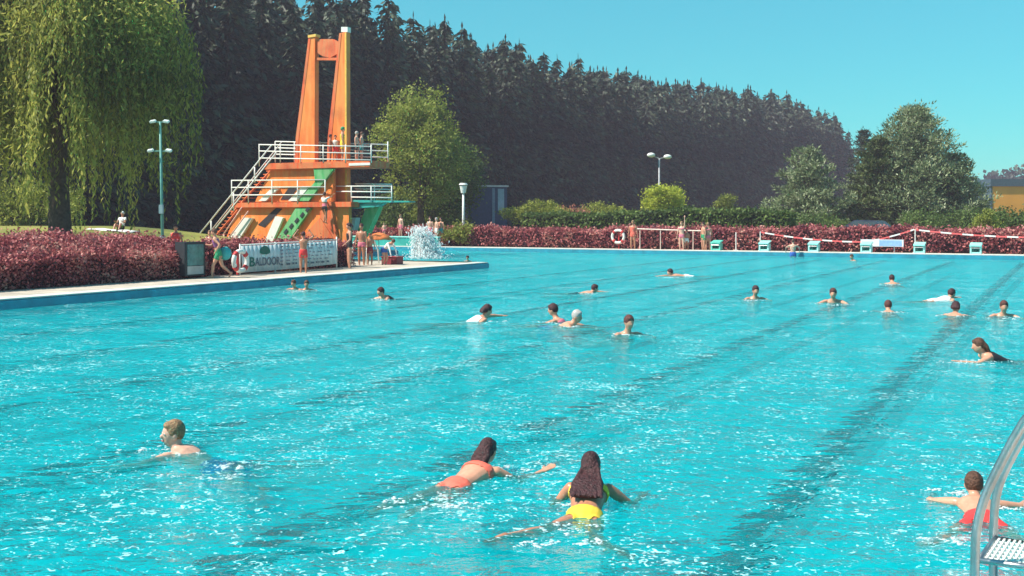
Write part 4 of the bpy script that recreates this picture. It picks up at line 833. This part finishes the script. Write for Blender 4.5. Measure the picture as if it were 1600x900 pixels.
def blob_tree(name, loc, rad, zc, label, lm, nleaf, lsz, clump=.5, trunk=.25, trunk_h=None, cat='tree', seed=0, group=None, nclump=260, lobes=None, dirz=.0, aspect=.6):
    """crown of clumps spread over an uneven ellipsoid volume, limbs inside"""
    g = np.random.default_rng(seed+11); e = empty(name, loc, label=label, cat=cat, group=group)
    rad = np.array(rad, float); C_ = []
    lobes = lobes or [((0, 0, 0), 1)]
    for k in range(nclump):
        (lx, ly, lz), ls = lobes[g.integers(len(lobes))]
        d = g.normal(size=3); d /= np.linalg.norm(d); q = 1-.75*g.random()**2.2; q *= 1+.14*math.sin(d[0]*5+seed)+.10*math.sin(d[2]*7+d[1]*4+seed)
        C_.append(np.array([lx, ly, lz])*rad+d*q*rad*ls)
    C_ = np.array(C_); idx = g.integers(0, nclump, nleaf); off = g.normal(size=(nleaf, 3))*clump*np.array([1, 1, .7])*g.uniform(.6, 1.2, nclump)[idx][:, None]
    P_ = C_[idx]+off; P_[:, 2] += zc; P_ = P_[P_[:, 2] > .05]; D_ = unit(P_-np.array([0, 0, zc]))+np.array([0, 0, dirz])
    link('crown', quads('crown', leafq(P_, lsz, lsz*aspect, D_*.5, 1), lm), e)
    mb = MB(); th = trunk_h or zc; mb.tube([(0, 0, -.1), (.03, .02, th*.5), (-.04, .05, th)], trunk, 10, trunk*.45)
    for k in range(min(16, nclump)):
        q = C_[g.integers(nclump)]*.85; z0 = th*g.uniform(.35, .95); mb.tube(bez((0, 0, z0), (q[0]*.4, q[1]*.4, z0+.3*abs(q[2])), (q[0], q[1], max(z0+.1, q[2]+zc)), 6), trunk*.35, 6, trunk*.08)
    mb.obj('trunk', bark, e, sm=True); return e
blob_tree('linden_tree', at(657, 76, 0), (2.85, 2.9, 4.2), 6.6, 'round crowned light green tree right of the diving tower', lm_linden, 26000, .20, .38, .28, seed=1, nclump=300, lobes=[((0, 0, 0), 1), ((-.15, 0, .25), .85), ((.35, .1, -.25), .75)])
blob_tree('linden_tree', at(700, 82, 0), (2.0, 2.2, 3.0), 4.4, 'shaded dark green tree leaning against the round light green tree', lm_green, 14000, .22, .5, .28, seed=2, nclump=150, lobes=[((0, 0, 0), 1), ((.3, 0, .3), .7)])
blob_tree('shrub', at(640, 80, 0), (3.6, 2, 1.9), 1.9, 'dark broad shrub in the shade behind the diving bay', lm_green, 9000, .22, .4, .1, seed=3, cat='shrub')
blob_tree('shrub', at(1038, 80, 0), (1.35, 1.3, 1.5), 2.6, 'bright yellow green bush below the twin headed street lamp', lm_yellow, 9000, .16, .25, .1, seed=4, cat='shrub', nclump=120, lobes=[((-.15, 0, -.1), 1), ((.4, 0, .5), .55), ((-.4, 0, .3), .6)])
blob_tree('shrub', at(1134, 84, 0), (.62, .6, .75), 2.75, 'small pale green bush sticking up behind the green hedge', lm_linden, 2600, .15, .18, .06, seed=5, cat='shrub', nclump=50)
blob_tree('shrub', at(718, 68, 0), (1.0, .8, .6), .9, 'small grey green shrub at the foot of the white lamp post', lm_linden, 2500, .14, .2, .05, seed=6, cat='shrub', nclump=50)
blob_tree('shrub', at(1480, 73, 0), (3.6, 1.6, 1.0), 1.3, 'dark green undergrowth below the big silvery pine', lm_green, 9000, .16, .25, .06, seed=48, cat='shrub', nclump=140)
blob_tree('shrub', at(1275, 72, 0), (2.0, 1.4, .8), 1.2, 'low green bushes below the smaller grey green pine', lm_green, 6000, .16, .25, .06, seed=49, cat='shrub', nclump=100)
blob_tree('shrub', at(1540, 60, 0), (.55, .55, .8), 1.35, 'slender light green bush left of the dark hedge at the right', lm_linden, 3500, .13, .15, .06, seed=7, cat='shrub', nclump=60)
blob_tree('shrub', at(1590, 62, 0), (2.4, 1.4, .9), 1.3, 'dark green bush mass below the orange building', lm_green, 8000, .15, .25, .06, seed=8, cat='shrub', nclump=120)
for i, (px, d, rx, zc, rz_, lb) in enumerate(((842, 76, 2.3, 2.0, .85, 'yellow green mound shaped shrub, left of the two behind the hedge'), (945, 77, 2.6, 1.85, .85, 'yellow green mound shaped shrub, right of the two behind the hedge'))):
    blob_tree('mound_shrub', at(px, d, 0), (rx, 1.5, rz_), zc, lb, lm_olive, 9000, .14, .16, .06, seed=20+i, cat='shrub', nclump=220, group='mound shaped shrubs')
blob_tree('flowering_shrub', at(893, 76, 0), (1.2, .8, .5), 2.0, 'pink flowering shrub between the two mound shaped shrubs', leafmat('petals_pink', [(.10, .12, .03), (.45, .16, .12), (.6, .28, .2)], .3, 1), 2500, .13, .2, .05, seed=30, cat='shrub', nclump=50)

def pine(name, loc, H_, Rb, label, seed, n_wh=26, nb=9, dens=1.0, lm=lm_pine, tip=.5, z0=.08, pw=.75):
    g = np.random.default_rng(seed); e = empty(name, loc, label=label, cat='tree'); P_ = []; D_ = []; tr_ = MB()
    tr_.tube([(0, 0, -.1), (.05, 0, H_*.5), (0, 0, H_*.97)], H_*.028, 8, .03)
    for i in range(n_wh):
        q = z0+(1-z0)*i/n_wh; zz = H_*q; Lr = Rb*(1-q)**pw*(1.12 if i else .9)+.15
        for j in range(nb):
            a = j*2*math.pi/nb+i*1.3+g.normal(0, .25); ln = Lr*g.uniform(.62, 1.12)
            if g.random() < .08: continue
            tip_z = zz+ln*g.uniform(.05, .42); d = np.array([math.cos(a), math.sin(a)])
            if j % 3 == 0: tr_.tube([(0, 0, zz), (d[0]*ln*.5, d[1]*ln*.5, zz+(tip_z-zz)*.2), (d[0]*ln*.9, d[1]*ln*.9, tip_z)], .05, 5, .01)
            nt_ = max(3, int(7*ln/Rb*min(dens, 1.6)))
            for s1 in np.linspace(.3, 1, nt_):
                k = int(13*dens); side_ = g.normal(0, .16*ln*(1.1-s1*.4)); c0 = np.array([d[0]*ln*s1-d[1]*side_, d[1]*ln*s1+d[0]*side_, zz+(tip_z-zz)*s1**1.6+g.normal(0, .08)])
                rt = g.uniform(.12, .24)*Rb/3.6; c = c0+g.normal(0, 1, (k, 3))*np.array([rt, rt, rt*.7]); P_.append(c); D_.append(unit(c-c0+np.array([d[0]*.05, d[1]*.05, rt*.9])))
    P_ = np.concatenate(P_); D_ = np.concatenate(D_)
    link('crown', quads('crown', leafq(P_, .27, .085, D_, .4), lm), e); tr_.obj('trunk', bark, e, sm=True); return e
pine('pine_tree', at(1263, 78, 0), 7.0, 3.4, 'smaller grey green pine left of the big pine group', 3, 12, 9, 1.9)
pine('pine_tree', at(1430, 80, 0), 9.9, 4.6, 'big broad silvery pine with bright shoots standing tallest at the right', 4, 32, 12, 1.9, pw=.62)
pine('pine_tree', at(1372, 79, 0), 7.6, 2.4, 'slimmer lighter green pine on the left flank of the big silvery pine', 5, 24, 9, 1.6, lm=leafmat('needles_light', [(.03, .05, .02), (.09, .12, .04), (.18, .22, .08)], .2, .6), pw=.55)
pine('pine_tree', at(1490, 80, 0), 6.6, 2.6, 'lower pine on the right flank of the big silvery pine', 6, 20, 9, 1.5, pw=.6)
pine('pine_tree', at(1350, 100, 0), 10.0, 2.4, 'dark pine peeping out behind the left of the big silvery pine', 7, 22, 8, 1.3, lm=lm_spruce)

# willow
def willow():
    g = np.random.default_rng(5); p = at(92, 44, 0); p.z = float(hgt(*to_uv(p)))-.05
    e = empty('weeping_willow', p, label='huge weeping willow with hanging yellow green curtains at the left', cat='tree')
    tr_ = MB(); tr_.tube([(0, 0, -.2), (.05, 0, .6), (-.05, .1, 2.5), (.1, 0, 5), (0, 0, 8)], .52, 12, .25)
    limbs = []
    for k in range(26):
        a = g.uniform(0, 6.28); r_ = g.uniform(1.2, 4.5); zz = g.uniform(8.5, 13) - .12*r_*r_*.5; z0 = g.uniform(2.2, 7)
        tr_.tube(bez((0, 0, z0), (math.cos(a)*r_*.3, math.sin(a)*r_*.3, zz), (math.cos(a)*r_, math.sin(a)*r_, zz), 8), .16, 6, .03)
    P_ = []; D_ = []
    for k in range(2700):
        a = g.uniform(0, 2*math.pi); q = g.random()**.55; lob = 1+.12*math.sin(a*5+1)+.08*math.sin(a*9)
        r_ = 4.55*q*lob; top = 13.2*math.sqrt(max(0, 1-(q*.93)**2))*.55+5.0+g.normal(0, .5)
        if q < .6 and g.random() < .5: top -= g.uniform(0, 4)
        ln = g.uniform(2.0, 6.8)*(.6+.5*math.sin(a*7+2)**2)
        if q < .8: ln *= 1.1
        end = max(.25+g.random()*.9, top-ln); x, y = math.cos(a)*r_, math.sin(a)*r_
        m = int((top-end)*7)+4; s = np.linspace(0, 1, m); ox, oy = g.normal(0, .12, 2)
        out = .35*np.sin(s*1.6)
        c = np.stack([x+math.cos(a)*out+ox*s+g.normal(0, .05, m), y+math.sin(a)*out+oy*s+g.normal(0, .05, m), top+(end-top)*s], 1)
        c = c[c[:, 2] > .3]
        P_.append(c); D_.append(np.tile([0, 0, -1.0], (len(c), 1)))
    for k in range(900):        # tufts on the top dome
        a = g.uniform(0, 6.28); q = g.random()**.6; c = np.array([math.cos(a)*4.9*q, math.sin(a)*4.9*q, (13.2*math.sqrt(max(0, 1-(q*.93)**2))*.55+5.2)-g.random()**2*5])
        m = 30; P_.append(c+g.normal(0, .45, (m, 3))); D_.append(np.tile([math.cos(a)*.4, math.sin(a)*.4, -.4], (m, 1)))
    P_ = np.concatenate(P_); D_ = np.concatenate(D_)
    link('crown', quads('crown', leafq(P_, .25, .08, D_, .6), lm_willow), e); tr_.obj('trunk', bark, e, sm=True)
willow()
p = at(-60, 50, 0); p.z = float(hgt(*to_uv(p))); blob_tree('shrub', at(20, 60, 1.2), (3.2, 2, 1.4), 1.2, 'light green bush seen under the willow branches at the left edge', lm_linden, 7000, .18, .3, .1, seed=41, cat='shrub', nclump=100)

# forest of spruces: variants copied
def spruce_meshes(seed):
    g = np.random.default_rng(seed); H_ = 22.0; P_ = []; D_ = []; L_ = []; tr_ = MB(); tr_.tube([(0, 0, -.2), (0, 0, H_*.5), (0, 0, H_*.98)], .28, 7, .04)
    n = 50; Rb = g.uniform(2.7, 3.9); ex_ = (.50, .42, .55, .36, .46, .60)[seed % 6]
    for i in range(n):
        q = .03+.97*i/n; zz = H_*q; ln0 = Rb*((1-q)**ex_)*(1 if q > .25 else .8+.2*q/.25)+.12
        nb = 8 if q < .85 else 6
        for j in range(nb):
            a = g.uniform(0, 6.28); ln = ln0*g.uniform(.6, 1.15); d = np.array([math.cos(a), math.sin(a)]); k = max(4, int(ln*5.0)); s = g.uniform(.15, 1, k)
            dr = -.28*ln*s+.25*ln*s**3
            c = np.stack([d[0]*ln*s, d[1]*ln*s, zz+dr], 1)+g.normal(0, .13, (k, 3)); P_.append(c); D_.append(np.tile([d[0]*.8, d[1]*.8, -.45], (k, 1)))
    P_ = np.concatenate(P_); D_ = np.concatenate(D_); P_ = np.vstack([P_, [[0, 0, H_-.1], [0, 0, H_+.3], [0, 0, H_-.5]]]); D_ = np.vstack([D_, [[0, 0, 3.]]*3])
    return quads('crown', leafq(P_, .85, .30, D_, .4), lm_spruce), tr_.mesh('trunk', bark)
VAR = [spruce_meshes(100+i) for i in range(6)]
protos = []
cnt = 0
def spruce(x, y, z, sc, k, label, group):
    global cnt
    if k in range(len(protos)) and protos[k]:
        src = protos[k]; o_ = src.copy(); COL.objects.link(o_)
        for ch in src.children: c_ = ch.copy(); COL.objects.link(c_); c_.parent = o_
    else:
        o_ = empty('spruce_tree', (0, 0, 0)); cr = link('crown', VAR[k][0], o_); tr2 = link('trunk', VAR[k][1], o_)
        while len(protos) <= k: protos.append(None)
        protos[k] = o_
    o_.location = (x, y, z); w_ = sc*random.uniform(.85, 1.05); o_.scale = (w_, w_, sc); o_.rotation_euler = (0, 0, random.uniform(0, 6.28)); tag(o_, label, 'tree', group); cnt += 1
GS = 'spruces of the forest edge'
dirx, diry = .55, .835; nx, ny = -.835, .55          # along the edge, into the wood
PRS = [-70, -40, -12, 0, 14, 31, 52, 80, 104, 120, 130]; PRH = [24, 24, 22.6, 22.4, 21.8, 21.6, 22.9, 24.3, 24.6, 22, 21]
for row in range(4):
    s = -66+row*1.3
    while s < 128:
        step = (2.45, 2.6, 3.0, 3.3)[row]
        jx, jy = random.uniform(-.8, .8), random.uniform(-.7, .7)
        x = dirx*s+nx*(row*3.4+jx); y = 120+diry*s+ny*(row*3.4+jy)
        hsc = float(np.interp(s, PRS, PRH))/22*random.choice([1.0, .985, .97, .94, .91, .86])*(.95+.025*row)*random.uniform(.98, 1.03)
        spruce(x, y, 0, hsc, random.randrange(6) if len(protos) == 6 and all(protos) else len([p for p in protos if p]), 'dark spruce in the dense forest wall behind the pool', GS); s += step
print('spruces', cnt)
# far treeline
g = np.random.default_rng(9); P_ = []
for k in range(9000):
    x = g.uniform(130, 230); y = 330+g.uniform(0, 12); hh_ = 13.5+2.5*math.sin(x*.13)+1.6*math.sin(x*.9)+g.normal(0, .4); P_.append((x, y, hh_*g.random()**.6))
link('far_woods', quads('far_woods', leafq(np.array(P_), 1.5, 1.2, np.tile([0, 0, 1.], (9000, 1)), 3), lm_spruce), kind='stuff', label='distant dark treeline above the orange building', cat='woods')

# ------------------------------------------------------------------ added tinted volume
m_, t, o = nt('added_haze'); pv = N(t, 'ShaderNodeVolumePrincipled'); pv.inputs['Density'].default_value = .0007; pv.inputs['Color'].default_value = (.90, .74, .93, 1); pv.inputs['Anisotropy'].default_value = .0  # tinted haze volume added to lift dark tones towards purple grey
t.links.new(pv.outputs[0], o.inputs['Volume'])
mb = MB(); mb.box((0, 200, 12.5), (2400, 1400+600, 32)); mb.obj('added_haze', MATS['added_haze'], kind='stuff')
go_ = bpy.data.objects['ground']

S.view_settings.view_transform = 'Standard'; S.view_settings.look = 'None'; S.view_settings.exposure = .66; S.view_settings.gamma = 1
S.render.engine = 'CYCLES'; S.cycles.use_denoising = True; S.cycles.max_bounces = 8; S.cycles.transparent_max_bounces = 12; S.cycles.volume_bounces = 0; S.cycles.sample_clamp_indirect = 6
S.cycles.caustics_reflective = False; S.cycles.blur_glossy = .5
